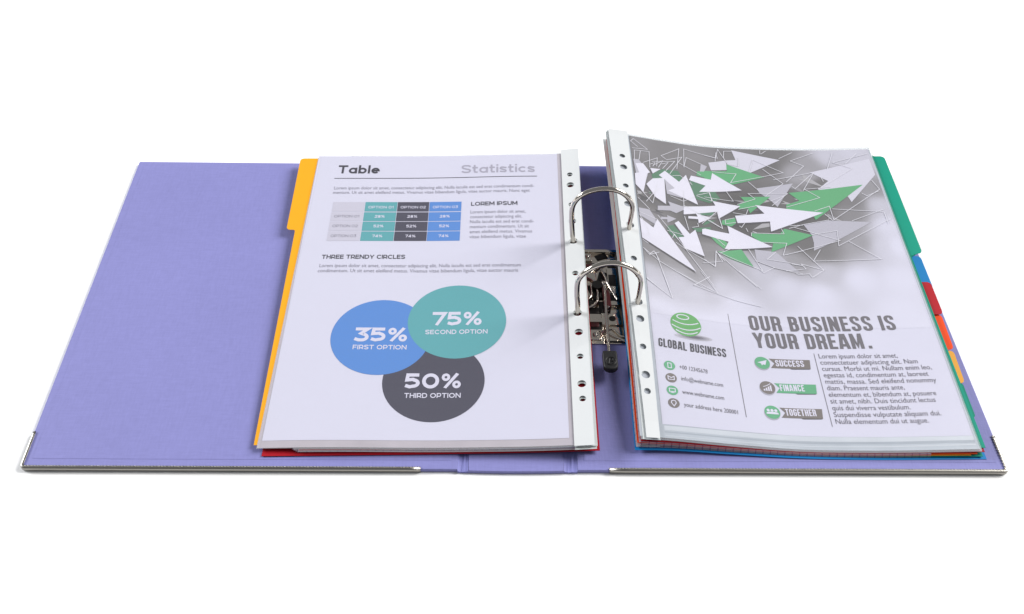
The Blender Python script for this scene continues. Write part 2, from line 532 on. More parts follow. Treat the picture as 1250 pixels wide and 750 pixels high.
SW = 0.152
def glyph(c):
    W = {'M': 0.52, 'I': SW, '.': SW, ' ': 0.17, 'E': 0.35, 'F': 0.34, 'L': 0.34, 'T': 0.38, 'Y': 0.44, 'A': 0.44, 'N': 0.42}.get(c, 0.40)
    h = SW / 2; L, R, B, T = h, W - h, h, 1 - h; r = 0.17
    S_ = []
    def o(p, rad=0.0, closed=False): S_.append((fillet(p, rad, closed), closed))
    if c == 'O': o([(L, B), (R, B), (R, T), (L, T)], r, True)
    elif c == 'C' or c == 'G':
        if c == 'C': o([(R, 0.34), (R, B), (L, B), (L, T), (R, T), (R, 0.68)], r)
        else: o([(W * 0.55, 0.47), (R, 0.47), (R, B), (L, B), (L, T), (R, T), (R, 0.70)], [0, 0, r, r, r, r, 0])
    elif c == 'U': o([(L, 1), (L, B), (R, B), (R, 1)], r)
    elif c == 'D': o([(L, B), (R, B), (R, T), (L, T)], [0, r, r, 0], True)
    elif c == 'B':
        o([(L, B), (R, B), (R, 0.51), (L, 0.51)], [0, r, r * 0.8, 0], True)
        o([(L, 0.51), (L, T), (R - 0.02, T), (R - 0.02, 0.53), (L, 0.53)], [0, 0, r, r * 0.8, 0])
    elif c == 'R':
        o([(L, 0), (L, T), (R, T), (R, 0.47), (L, 0.47)], [0, 0, r, r * 0.8, 0])
        o([(R - 0.03, 0.46), (R, 0.36), (R, 0)], 0.05)
    elif c == 'P': o([(L, 0), (L, T), (R, T), (R, 0.44), (L, 0.44)], [0, 0, r, r, 0])
    elif c == 'S': o([(R, 0.70), (R, T), (L, T), (L, 0.60), (R, 0.40), (R, B), (L, B), (L, 0.30)], [0, r, r, 0.13, 0.13, r, r, 0])
    elif c == 'E': o([(W, B), (L, B), (L, T), (W, T)]); o([(L + h, 0.5), (W - 0.04, 0.5)])
    elif c == 'F': o([(L, 0), (L, T), (W, T)]); o([(L + h, 0.48), (W - 0.04, 0.48)])
    elif c == 'L': o([(L, 1), (L, B), (W, B)])
    elif c == 'T': o([(0, T), (W, T)]); o([(W / 2, T - h), (W / 2, 0)])
    elif c == 'I': o([(h, 0), (h, 1)])
    elif c == '.': o([(h, 0), (h, SW)])
    elif c == 'H': o([(L, 0), (L, 1)]); o([(R, 0), (R, 1)]); o([(L + h, 0.5), (R - h, 0.5)])
    elif c == 'N': o([(L, 0), (L, 1)]); o([(R, 0), (R, 1)]); o([(L, 0.98), (R, 0.02)])
    elif c == 'M': o([(L, 0), (L, 1)]); o([(R, 0), (R, 1)]); o([(L + .01, 0.98), (W / 2, 0.12), (R - .01, 0.98)])
    elif c == 'A': o([(L - 0.01, 0), (W / 2, 1), (R + 0.01, 0)]) if False else (o([(L - 0.02, 0), (W / 2 - 0.045, 1)]), o([(R + 0.02, 0), (W / 2 + 0.045, 1)]), o([(L + 0.06, 0.24), (R - 0.06, 0.24)]))
    elif c == 'Y': o([(L - 0.02, 1), (W / 2, 0.42)]); o([(R + 0.02, 1), (W / 2, 0.42)]); o([(W / 2, 0.46), (W / 2, 0)])
    return W, S_

def condensed(side, name, text, mat, parent, p0, p1, cap, layer=2, gap=0.085):
    adv = 0; items = []
    for c in text:
        W, st = glyph(c)
        items.append((adv, st)); adv += W + gap
    total = adv - gap
    p0 = np.array(p0, float); p1 = np.array(p1, float)
    ax = (p1 - p0) / total
    ay = np.array([-(p1 - p0)[1], (p1 - p0)[0]]) / np.hypot(*(p1 - p0)) * cap
    V = []; F = []; T = []
    for a, st in items:
        for k, (path, closed) in enumerate(st):
            vv, ff = stroke_strip(path, SW, closed)
            n = len(V)
            for q in vv:
                q = np.array([q[0] + a, min(max(q[1], 0), 1)])
                V.append(p0 + ax * q[0] + ay * q[1]); T.append(0.006 * k)
            F += [tuple(i + n for i in q) for q in ff]
    P = surf(side, np.array(V), 1.0, PRINT_OFF[side] + 0.02 * layer)
    P[:, 2] += np.array(T)
    return link_mesh(name, P, F, mat, parent)


# ---- wide geometric stroke lettering
def ell(cx, cy, rx, ry, a0, a1, n=14):
    return [(cx + rx * math.cos(math.radians(a0 + (a1 - a0) * k / n)), cy + ry * math.sin(math.radians(a0 + (a1 - a0) * k / n))) for k in range(n + 1)]
def wglyph(c, w):
    h = w / 2; B, T = h, 1 - h; S_ = []
    def o(p, closed=False): S_.append((p, closed))
    def loop(cx, cy, rx, ry): o(ell(cx, cy, rx, ry, 0, 360, 30)[:-1], True)
    W = 0.9
    if c == ' ': return 0.30, []
    if c == 'T': W = 0.92; o([(0, T), (W, T)]); o([(W / 2, T - h), (W / 2, 0)])
    elif c == 'H': W = 0.92; o([(h, 0), (h, 1)]); o([(W - h, 0), (W - h, 1)]); o([(w, .5), (W - w, .5)])
    elif c == 'I': W = w; o([(h, 0), (h, 1)])
    elif c == 'L': W = 0.74; o([(h, 1), (h, B), (W, B)])
    elif c == 'E': W = 0.80; o([(W, B), (h, B), (h, T), (W, T)]); o([(w, .5), (W - .06, .5)])
    elif c == 'F': W = 0.78; o([(h, 0), (h, T), (W, T)]); o([(w, .47), (W - .06, .47)])
    elif c == 'N': W = 0.98; o([(h, 0), (h, 1)]); o([(W - h, 0), (W - h, 1)]); o([(h, .97), (W - h, .03)])
    elif c == 'M': W = 1.12; o([(h, 0), (h, 1)]); o([(W - h, 0), (W - h, 1)]); o([(h, .95), (W / 2, .28), (W - h, .95)])
    elif c in 'O0': W = 1.12 if c == 'O' else 1.0; loop(W / 2, .5, W / 2 - h, .5 - h)
    elif c == 'C': W = 1.0; o(ell(.56, .5, .56 - h, .5 - h, 42, 318, 24))
    elif c == 'D': W = 0.98; o([(h, B), (W - .5, B)] + ell(W - .5, .5, .5 - h, .5 - h, -90, 90) + [(h, T)], True)
    elif c in 'PR':
        W = 0.86; o([(h, 0), (h, T), (W - .33, T)] + ell(W - .33, .66 - h / 2, .33 - h, .34 - h / 2, 90, -90) + [(w, .32)])
        if c == 'R': o([(W - .36, .30), (W, 0)])
    elif c == 'U': W = 0.94; o([(h, 1), (h, .42)] + ell(W / 2, .42, W / 2 - h, .42 - h, 180, 360) + [(W - h, 1)])
    elif c == 'Y': W = 0.98; o([(h * .6, 1), (W / 2, .42)]); o([(W - h * .6, 1), (W / 2, .42)]); o([(W / 2, .44), (W / 2, 0)])
    elif c == 'A': W = 1.04; o([(h * .6, 0), (W / 2 - .03, 1)]); o([(W - h * .6, 0), (W / 2 + .03, 1)]); o([(.26, .25), (W - .26, .25)])
    elif c == 'S':
        W = 0.88
        o([(W - .04, .80)] + ell(W / 2 + .1, .75 - h / 4, W / 2 - .1 - h + .02, .25 - h * .75, 50, 90, 5) + ell(.32, .75 - h / 4, .32 - h, .25 - h * .75, 90, 270, 12) + ell(W - .32, .25 + h / 4, .32 - h, .25 - h * .75, 90, -90, 12) + [(.30, B), (.04, .20)])
    elif c == '1': W = 0.44; o([(0, .76), (W - h, T), (W - h, 0)])
    elif c == '2': W = 0.86; o([(.06, .74)] + ell(W / 2, .68, W / 2 - h, .32 - h, 160, -20, 12) + [(.10, B), (W, B)])
    elif c == '3':
        W = 0.86; o([(.04, T), (W - .1, T), (W * .46, .58)] + ell(W - .40, .32, .40 - h, .32 - h, 80, -90, 12) + [(.28, B), (.03, .20)])
    elif c == '4': W = 0.92; o([(W - .26, 0), (W - .26, 1)]); o([(W - .30, .97), (.08, .27), (W, .27)])
    elif c == '5': W = 0.86; o([(W - .06, T), (.14, T), (.10, .56), (W - .40, .60)] + ell(W - .38, .32 + h / 3, .38 - h, .31 - h, 82, -90, 12) + [(.28, B), (.02, .20)])
    elif c == '7': W = 0.84; o([(0, T), (W - .06, T), (.28, 0)])
    elif c == '8': W = 0.88; loop(W / 2, .75 - h / 4, W / 2 - h - .05, .25 - h * .75); loop(W / 2, .27, W / 2 - h, .27 - h)
    elif c == '%':
        W = 1.16; k = w * .78
        S_.append((ell(.26, .74, .25 - k / 2, .25 - k / 2, 0, 360, 24)[:-1], 'k')); S_.append((ell(W - .26, .26, .25 - k / 2, .25 - k / 2, 0, 360, 24)[:-1], 'k'))
        o([(.22, 0), (W - .22, 1)])
    elif c == 'a': W = .80; loop(.40, .35, .40 - h, .36 - h); o([(W - h, 0), (W - h, .71)])
    elif c == 'b': W = .80; loop(W - .40, .35, .40 - h, .36 - h); o([(h, 0), (h, 1.02)])
    elif c == 'l': W = w; o([(h, 0), (h, 1.02)])
    elif c == 'e': W = .80; o([(.06, .36), (W - h, .36)] + ell(.40, .355, .40 - h, .355 - h, 12, 315, 24))
    elif c == 't': W = .52; o([(.20, .98), (.20, .22), (.26, B), (.50, B)]); o([(0, .64), (.50, .64)])
    elif c == 'i': W = w; o([(h, 0), (h, .71)]); o([(h, .84), (h, .84 + w)])
    elif c == 'c': W = .72; o(ell(.40, .355, .40 - h, .355 - h, 45, 315, 20))
    elif c == 's': W = .66; o([(W - .03, .58)] + ell(.24, .53, .24 - h, .18 - h * .7, 90, 270, 8) + ell(W - .24, .19, .24 - h, .19 - h * .75, 90, -90, 8) + [(.03, .14)])
    return W, S_
def wide_lines(side, name, lines, mat, parent, cap, w=0.17, layer=2, gap=0.13):
    V = []; F = []; T = []
    for text, p0, p1 in lines:
        adv = 0; items = []
        for c in text:
            W, st = wglyph(c, w); items.append((adv, st)); adv += W + gap
        total = adv - gap
        p0 = np.array(p0, float); p1 = np.array(p1, float)
        ax = (p1 - p0) / total
        ay = np.array([-(p1 - p0)[1], (p1 - p0)[0]]) / np.hypot(*(p1 - p0)) * cap
        for a, st in items:
            for k, (path, closed) in enumerate(st):
                vv, ff = stroke_strip(path, w * .78 if closed == 'k' else w, bool(closed))
                n = len(V)
                for q in vv:
                    V.append(p0 + ax * (q[0] + a) + ay * min(max(q[1], 0), 1.03)); T.append(0.006 * k)
                F += [tuple(i + n for i in q) for q in ff]
    P = surf(side, np.array(V), 1.0, PRINT_OFF[side] + 0.02 * layer)
    P[:, 2] += np.array(T)
    return link_mesh(name, P, F, mat, parent)
def wide(side, name, text, mat, parent, p0, p1, cap, w=0.17, layer=2):
    return wide_lines(side, name, [(text, p0, p1)], mat, parent, cap, w, layer)

# ---- ordinary lettering from the built-in font
_cap = {}
def text_mesh2d(text, bold=0.0, spacing=1.0):
    cu = bpy.data.curves.new('lettering', 'FONT')
    cu.body = text
    cu.size = 1.0
    cu.offset = bold
    cu.space_character = spacing
    cu.resolution_u = 3
    cu.fill_mode = 'FRONT'
    ob = bpy.data.objects.new('lettering', cu)
    me = bpy.data.meshes.new_from_object(ob)
    v = [(q.co.x, q.co.y) for q in me.vertices]
    f = [list(p.vertices) for p in me.polygons]
    bpy.data.meshes.remove(me); bpy.data.objects.remove(ob); bpy.data.curves.remove(cu)
    return v, f
def cap_height(bold):
    if bold not in _cap:
        v, _ = text_mesh2d('H', bold); _cap[bold] = max(q[1] for q in v)
    return _cap[bold]

def lettering(side, name, text, mat, parent, p0, p1, cap, bold=0.0, layer=2, spacing=1.0, lines=None):
    """one line (or several: lines = [(text, p0, p1)]) set between p0 and p1 on the leaf"""
    V = []; F = []
    for tx, a, b in (lines or [(text, p0, p1)]):
        v, f = text_mesh2d(tx, bold, spacing)
        if not v: continue
        x0 = min(q[0] for q in v); x1 = max(q[0] for q in v)
        a = np.array(a, float); b = np.array(b, float)
        ax = (b - a) / (x1 - x0)
        ay = np.array([-(b - a)[1], (b - a)[0]]) / np.hypot(*(b - a)) * cap / cap_height(bold)
        n = len(V)
        V += [a + ax * (q[0] - x0) + ay * q[1] for q in v]
        F += [tuple(i + n for i in q) for q in f]
    V = np.array(V)
    return link_mesh(name, surf(side, V, 1.0, PRINT_OFF[side] + 0.02 * layer), F, mat, parent)

# ================================================================ table
tb = MB(); tb.box(-6000, 6000, -4000, 8000, -30, 0.0)
t = tb.build('tabletop', M['table']); tag(t, kind='structure')

# ================================================================ binder
binder = empty('lever_arch_binder', 'open lilac linen lever arch binder lying flat with metal edges and two rings', 'binder', (0, 159, 0))
Z1 = 3.0
def board(name, x0, x1, y0, y1, mat, rc=(0, 0), z0=0.25, z1=Z1, bulge=0.0):
    """cover board; rc: (left, right) front/back corner radius"""
    pts = []
    def corner(cx, cy, r, a0):
        if r <= 0: pts.append((cx, cy)); return
        for k in range(6):
            a = math.radians(a0 + 90 * k / 5); pts.append((cx + r * math.cos(a), cy + r * math.sin(a)))
    l, r = rc
    corner(x0 + l, y0 + l, l, 180); 
    if bulge:
        for k in range(1, 12):
            s = k / 12; pts.append((x0 + (x1 - x0) * s, y0 - bulge * 4 * s * (1 - s)))
    corner(x1 - r, y0 + r, r, 270); r = min(r, 1.0); l = min(l, 1.0); corner(x1 - r, y1 - r, r, 0); corner(x0 + l, y1 - l, l, 90)
    bm = bmesh.new()
    vs = [bm.verts.new((x, y, z0)) for x, y in pts]
    f = bm.faces.new(vs)
    e = bmesh.ops.extrude_face_region(bm, geom=[f])
    for v in e['geom']:
        if isinstance(v, bmesh.types.BMVert): v.co.z = z1
    bmesh.ops.recalc_face_normals(bm, faces=bm.faces[:])
    ed = [e for e in bm.edges if all(abs(v.co.z - z1) < 1e-6 for v in e.verts)]
    bmesh.ops.bevel(bm, geom=ed, offset=0.5, segments=3, profile=0.5, affect='EDGES')
    bm.verts.index_update()
    V = [tuple(v.co) for v in bm.verts]; F = [[q.index for q in f.verts] for f in bm.faces]
    bm.free()
    return link_mesh(name, V, F, mat, binder)
tag(board('cover', -322.5, -40, 0.3, 318, M['lilac'], (4, 0)), 'left lilac linen cover board, lying bare')
tag(board('cover', 38.5, 322.5, 0.0, 318, M['lilac'], (0, 4)), 'right lilac linen cover board, carrying the rings')
board('spine', -33, 29.5, -0.6, 318, M['lilac'], (0, 0), z1=2.8, bulge=0.5)
def hinge(x0, x1, zc):
    m = MB()
    n = 14; ny = 60
    V = []; F = []
    for j in range(ny + 1):
        y = -0.6 + 318.4 * j / ny
        for i in range(n + 1):
            s = i / n
            x = x0 + (x1 - x0) * s
            dip = 1.35 * (1 - abs(2 * s - 1) ** 3) - 0.55 * math.exp(-((s - 0.62) / 0.09) ** 2)
            wr = 0.10 * math.sin(y * 0.9 + x * 3) * math.exp(-y / 14.0)
            V.append((x, y, zc - dip + wr))
    for j in range(ny):
        for i in range(n):
            a = j * (n + 1) + i
            F.append((a, a + 1, a + n + 2, a + n + 1))
    # skirt at the front and back
    for jj, rev in ((0, False), (ny, True)):
        base = len(V)
        for i in range(n + 1):
            x, y, z = V[jj * (n + 1) + i]; V.append((x, y, 0.15))
        for i in range(n):
            a = jj * (n + 1) + i; q = (base + i, base + i + 1, a + 1, a)
            F.append(q[::-1] if rev else q)
    link_mesh('hinge_cloth', V, F, M['lilac_cloth'], binder, smooth=False)
hinge(-40, -33, 2.8); hinge(29.5, 38.5, 2.8)
# thin lining sheets glued inside the covers
for nm, x0, x1 in (('lining', -317, -44), ('lining', 43, 317)):
    m = MB(); m.box(x0, x1, 7.5, 311, Z1 + 0.02, Z1 + 0.12, 0.04)
    m.build(nm, M['lilac'], binder)

def rail(path, name, label, beads_on_side=True):
    """metal edging folded round the board edge; path runs along the edge, outward on its right"""
    P = [np.array(p, float) for p in path]
    prof = [(-1.5, 3.72), (-1.3, 3.76), (-0.4, 3.8), (0.35, 3.65), (0.8, 3.2), (0.9, 2.0), (0.85, 0.8), (0.45, 0.12), (-1.5, 0.05)]
    V = []; F = []
    n = len(P)
    nr = []
    for i in range(n):
        a = P[max(i - 1, 0)]; b = P[min(i + 1, n - 1)]
        t = (b - a) / np.hypot(*(b - a)); nr.append(np.array([t[1], -t[0]]))
    for i in range(n):
        for k, (o_, z) in enumerate(prof):
            q = P[i] + nr[i] * o_
            V.append((q[0], q[1], z))
    m = len(prof)
    for i in range(n - 1):
        for k in range(m - 1):
            F.append((i * m + k, i * m + k + 1, (i + 1) * m + k + 1, (i + 1) * m + k))
    r = link_mesh(name, V, F, M['rail'], binder, smooth=True, solid=0.25, offset=-1)
    tag(r, label)
    # beaded lip along the inner rim
    bm_ = MB()
    acc = 0.0
    for i in range(n - 1):
        a, b = P[i], P[i + 1]; L_ = np.hypot(*(b - a)); d = (b - a) / L_
        while acc < L_:
            q = a + d * acc - np.array([d[1], -d[0]]) * 1.15
            big = abs(d[1]) > 0.5
            if big and not beads_on_side: acc += 2.15; continue
            bm_.dome(q[0], q[1], 3.72, 0.8 if big else 0.55, 0.5 if big else 0.25, 8, 2)
            acc += 2.15
        acc -= L_
    bd = bm_.build('beading', M['rail'], r, smooth=True); bd['kind'] = 'stuff'
    return r
def arc(cx, cy, r, a0, a1, n=6): return [(cx + r * math.cos(math.radians(a0 + (a1 - a0) * k / n)), cy + r * math.sin(math.radians(a0 + (a1 - a0) * k / n))) for k in range(n + 1)]
pl = [(-322.5, 29 - 2.0 * k) for k in range(12)] + [(-322.5, 4.2)] + arc(-319.5, 3.3, 3, 180, 270) + [(-300 + 12 * k, 0.3) for k in range(20)] + [(-64, 0.3)]
rail(pl, 'metal_edge', 'nickel edging along the left cover front, wrapping its corner', False)
pr = [(59.5, 0)] + [(72 + 12 * k, 0.0) for k in range(20)] + arc(319.5, 3, 3, 270, 360) + [(322.5, 4.0)] + [(322.5, 5.0 + 2.0 * k) for k in range(13)]
rail(pr, 'metal_edge', 'nickel edging along the right cover front, wrapping its corner')

# ---- ring mechanism
zc = Z1 + 0.24
mech = MB()
px0, px1, py0, py1 = 40, 96, 110, 206
mech.box(px0, px1, py0, py1, zc, zc + 0.9, 0.25)
mech.box(px0, px0 + 2.2, py0 + 2, py1 - 2, zc + 0.9, zc + 3.4, 0.5)
mech.box(px1 - 2.2, px1, py0 + 2, py1 - 2, zc + 0.9, zc + 3.4, 0.5)
plate = mech.build('ring_mechanism', M['plate'], binder, smooth=True)
tag(plate, 'plated steel base plate holding both rings and the lever')
zt = zc + 0.9
def ribs(name, mat, fn, smooth=True):
    m = MB(); fn(m); return m.build(name, mat, plate, smooth=smooth)
def f_embossed(m):
    m.tube([(50, 176, zt + .2), (58, 183, zt + .6), (66, 192, zt + 1.1), (74, 197, zt + .9), (84, 199, zt + .2)], 1.6, 10)
    m.tube([(60, 114, zt), (64, 121, zt + .7), (72, 116, zt + .6), (80, 112, zt)], 1.1, 8)
    m.tube([(62, 122, zt), (70, 124, zt + .8), (76, 117, zt + .6), (84, 115, zt)], 0.9, 8)
    m.box(52, 62, 113, 122, zt + 0.02, zt + 1.3, 0.5)
    m.box(52, 60, 196, 204.5, zt + 0.02, zt + 1.3, 0.5)
    m.box(63, 79, 127, 139, zt + 0.02, zt + 2.2, 0.8)
    m.box(52, 62, 168, 182, zt + 0.02, zt + 2.0, 0.8)
    m.box(70, 78, 146, 186, zt + 0.02, zt + 3.6, 1.2)
ribs('embossed_ridge', M['plate'], f_embossed)
def f_slots_shade(m):  # slots, plus added dark blocks that paint shade and contrast on the plate
    m.box(51, 62, 187, 194, zt + 0.01, zt + 0.5, 0.1)
    m.box(63, 72, 199, 204.5, zt + 0.01, zt + 0.45, 0.1, rz=0.4)
    m.box(54, 63, 124, 135, zt + 0.01, zt + 0.5, 0.1)
    m.cyl(71, 133, zt + 2.22, zt + 2.4, 2.6)
    m.box(56, 70, 155, 172, zt + 0.03, zt + 1.6, 0.3, rz=0.3)
    m.cyl(62, 166, zt + 1.0, zt + 5.2, 4.2)
    m.box(62, 70, 140, 152, zt + 0.03, zt + 0.8, 0.2)
    m.box(78.3, 84, 116, 203, zt + 0.04, zt + 3.9, 0.4)  # dark rim block, the channel's shade put into its colour
    m.box(63.5, 69.5, 174, 184, zt + 0.03, zt + 0.9, 0.3, rz=-0.25)
    m.box(72, 77.5, 187.5, 194, zt + 0.03, zt + 0.9, 0.3, rz=0.3)
    m.box(52, 59, 147.5, 154, zt + 0.03, zt + 0.5, 0.2)
    m.box(71, 76.5, 150, 158, zt + 3.62, zt + 3.8, 0.05)
    m.box(71, 76.5, 166, 178, zt + 3.62, zt + 3.8, 0.05)
    m.box(64, 82, 110.8, 112.6, zt + 0.03, zt + 0.4, 0.1)
    m.box(52, 62, 140, 146, zt + 0.03, zt + 0.4, 0.1)
ribs('slot_and_shade_block', M['slot_shade'], f_slots_shade)
def f_red1(m): m.box(52.5, 60.5, 188.5, 192.5, zt + 0.52, zt + 0.9, 0.15)
def f_red2(m): m.box(55, 61, 126, 133, zt + 0.52, zt + 0.9, 0.15)
ribs('painted_panel', M['redbrown'], f_red1); ribs('painted_panel', M['redbrown'], f_red2)
def f_red(m):
    m.prism([(65.2, 164), (70.6, 160), (71, 144), (66.0, 140)], zt + 0.9, zt + 4.6)
ribs('spring_cover', M['redbrown'], f_red)
for pts in ([(52, 176, zt + 3), (58, 174, zt + 3.6), (61, 168, zt + 3.6), (62, 158, zt + 3.2), (61, 149, zt + 2.6), (56, 145, zt + 1.9), (50, 143, zt + 1.6)],
            [(50, 151, zt + 1.6), (55, 153, zt + 2.2), (57.5, 158, zt + 2.2), (57.5, 168, zt + 2.2)],
            [(66, 185, zt + 2.5), (68, 176, zt + 4.4), (70, 166, zt + 5), (76, 150, zt + 4.5)]):
    m = MB(); m.tube(fillet(pts, 3.0), 1.05, 10); m.build('spring_wire', M['nickel'], plate, smooth=True)
for x, y, r in ((56.5, 200.5, 1.9), (57.5, 117.5, 1.9), (66.8, 168, 1.7), (86, 200, 1.9), (86, 117, 1.9), (68.5, 142.5, 1.2)):
    m = MB(); m.cyl(x, y, zt + 1.2, zt + 1.6, r * 1.25, 20); m.dome(x, y, zt + 1.6, r, r * 0.6, 16, 4)
    if x > 60 and x < 80: m.cyl(x, y, zt, zt + 5.0, r * .8, 14); m.dome(x, y, zt + 5.0, r, r * 0.6, 16, 4)
    m.build('rivet', M['nickel'], plate, smooth=True)
# cross bars that carry the posts
for y in (132, 208):
    m = MB(); m.box(41, 94, y - 2.6 if y > 200 else y - 2, y + 0.5 if y > 200 else y + 2, zt - 0.5, zt + 2.0, 0.5)
    m.build('cross_bar', M['plate'], plate, smooth=True)
# rings: outlines measured in the plane of each ring (x, z)
ring_back = [(45.5, 4.2), (45.4, 14), (44.2, 22), (42.6, 37.8), (42.3, 48.5), (43.9, 55.2), (48.0, 61.2), (54.5, 65.6), (62.9, 68.0), (71.9, 67.6), (79.0, 64.6), (84.8, 58.8), (87.9, 52.0), (88.3, 44.1), (87.8, 33.2), (87.6, 22), (87.6, 4.2)]
ring_front = [(44.6, 4.2), (44.6, 11), (44.3, 21.3), (43.0, 33.2), (42.7, 44.5), (44.6, 51.0), (48.7, 56.5), (54.4, 60.9), (60.4, 63.5), (66.6, 64.2), (73, 63.0), (78.9, 60.0), (83.9, 55.0), (87.3, 48.6), (88.1, 42), (88.0, 33.7), (87.7, 22), (87.7, 4.2)]
def smooth_path(pts, sub=6):
    P = [np.array(p, float) for p in pts]; out = []
    for i in range(len(P) - 1):
        p0 = P[max(i - 1, 0)]; p1 = P[i]; p2 = P[i + 1]; p3 = P[min(i + 2, len(P) - 1)]
        for k in range(sub):
            t = k / sub
            out.append(0.5 * ((2 * p1) + (-p0 + p2) * t + (2 * p0 - 5 * p1 + 4 * p2 - p3) * t * t + (-p0 + 3 * p1 - 3 * p2 + p3) * t ** 3))
    out.append(P[-1]); return out
for y, rp in ((208, ring_back), (132, ring_front)):
    sp = smooth_path(rp)
    ci = min(range(len(sp)), key=lambda i: abs(sp[i][0] - 84.4) + (0 if sp[i][1] > 50 else 99))
    m = MB(); m.tube([(q[0], y, q[1]) for q in sp[:ci + 1]], 1.95, 20)
    a = m.build('ring', M['nickel'], plate, smooth=True)
    m = MB(); m.tube([(q[0], y, q[1]) for q in sp[ci:]], 1.85, 20)
    tl = sp[ci]; tn = sp[ci + 1]
    m.tube([(tl[0] * 1.0 - (tn - tl)[0] * .25, y, tl[1] - (tn - tl)[1] * .25), (tn[0], y, tn[1])], 2.15, 20)
    b_ = m.build('ring_post', M['nickel'], plate, smooth=True)
# lever
m = MB(); m.tube([(66.2, 170, zt + 3.5), (66.6, 160, zt + 7.5), (66.4, 148, zt + 9.2), (65.4, 120, zt + 9.6), (65.0, 92, zt + 9.6)], 1.15, 14)
lever = m.build('lever', M['nickel'], plate, smooth=True)
def knob_outline(cx, cy, w, h, n=10):
    p = [(cx - w / 2 + .5, cy + h / 2), (cx + w / 2 - .5, cy + h / 2), (cx + w / 2, cy + h / 2 - 2)]
    for k in range(n + 1):
        a = math.radians(-10 - 160 * k / n); p.append((cx + w / 2 * math.cos(a), cy - h / 2 + w * 0.42 + w * 0.42 * math.sin(a)))
    p.append((cx - w / 2, cy + h / 2 - 2))
    return p
bm = bmesh.new()
ko = knob_outline(65.2, 84.5, 10.4, 17.4)
vs = [bm.verts.new((x, y, zt + 7)) for x, y in ko]; f = bm.faces.new(vs)
e = bmesh.ops.extrude_face_region(bm, geom=[f])
for v in e['geom']:
    if isinstance(v, bmesh.types.BMVert): v.co.z = zt + 12
bmesh.ops.recalc_face_normals(bm, faces=bm.faces[:])
bmesh.ops.bevel(bm, geom=[e for e in bm.edges if abs(e.verts[0].co.z - e.verts[1].co.z) < 1e-6], offset=1.1, segments=3, profile=0.5, affect='EDGES')
bm.verts.index_update()
link_mesh('lever_knob', [tuple(v.co) for v in bm.verts], [[q.index for q in f.verts] for f in bm.faces], M['black'], plate, smooth=False)
bm.free()
m = MB()
cx, cy, zz = 65.3, 83.2, zt + 12.15
m.tube([(cx + 3.6 * math.cos(a * math.pi / 12), cy + 3.6 * math.sin(a * math.pi / 12), zz) for a in range(25)], 0.35, 6)
m.tube([(cx - 1.6, cy - 2.4, zz), (cx - 0.6, cy + 2.3, zz)], 0.38, 6)
m.tube([(cx - 0.6, cy + 2.3, zz), (cx + 1.4, cy + 2.0, zz), (cx + 1.6, cy + 0.4, zz), (cx - 0.8, cy, zz)], 0.36, 6)
m.tube([(cx + 0.4, cy - .2, zz), (cx + 2.2, cy - .6, zz), (cx + 2.0, cy - 2.2, zz), (cx, cy - 2.2, zz)], 0.36, 6)
m.build('emblem', M['black'], plate, smooth=True)

# ================================================================ sheets in the stacks
HOLES = {'L': [288, 275, 251, 231, 208.5, 173, 132, 113, 90, 65, 52],
         'R': [296, 281.5, 258, 236, 212, 176, 133, 117, 92, 68, 54.5]}
# v of a hole is its world depth minus the leaf's own start
def hole_v(side):
    B = 20.0 if side == 'L' else 29.8
    return [y - B for y in HOLES[side]]
def hole_u(side): return 213.2 if side == 'L' else -8.2

def strip_mesh(side, name, mat, parent, t, uL, uR, v0, v1, off=0.0, du=0.0, dv=0.0, solid=0.25, rad=2.75, ring_rad=3.0):
    """punched reinforced strip. uL/uR are functions of v"""
    hv = sorted(h + dv for h in hole_v(side)); hu = hole_u(side) + du
    V = []; F = []
    def put(p): V.append(p); return len(V) - 1
    cuts = [v0]
    cells = []
    for h in hv:
        cells.append((h - 4.6, h + 4.6, h))
    segs = []; cur = v0
    for a, b, h in cells:
        if a > cur: segs.append((cur, a, None))
        segs.append((a, b, h)); cur = b
    segs.append((cur, v1, None))
    for a, b, h in segs:
        if h is None:
            n = max(1, int((b - a) / 6)); m_ = 3
            base = len(V)
            for j in range(n + 1):
                v = a + (b - a) * j / n
                for i in range(m_ + 1):
                    put((uL(v) + (uR(v) - uL(v)) * i / m_, v))
            for j in range(n):
                for i in range(m_):
                    q = base + j * (m_ + 1) + i
                    F.append((q, q + 1, q + m_ + 2, q + m_ + 1))
        else:
            l, r = uL(h), uR(h)
            ix = min(range(11), key=lambda q: abs(hole_v(side)[q] - (h - dv))); ring = {1: 3.1, 3: 3.1, 4: 3.2, 6: 3.2, 7: 3.1, 9: 3.1}.get(ix, 2.45)
            angs = sorted(set([round(2 * math.pi * k / 28, 6) for k in range(28)] +
                              [round(math.atan2(y - h, x - hu) % (2 * math.pi), 6) for x in (l, r) for y in (a, b)]))
            inn = []; outb = []
            for w in angs:
                c_, s_ = math.cos(w), math.sin(w)
                k = 1e9
                if c_ > 1e-9: k = min(k, (r - hu) / c_)
                if c_ < -1e-9: k = min(k, (l - hu) / c_)
                if s_ > 1e-9: k = min(k, (b - h) / s_)
                if s_ < -1e-9: k = min(k, (a - h) / s_)
                inn.append(put((hu + ring * c_, h + ring * s_))); outb.append(put((hu + k * c_, h + k * s_)))
            n = len(angs)
            for i in range(n):
                j = (i + 1) % n
                F.append((inn[i], outb[i], outb[j], inn[j]))
    uv = np.array(V)
    return link_mesh(name, surf(side, uv, t, off), F, mat, parent, uvs=uv, solid=solid)

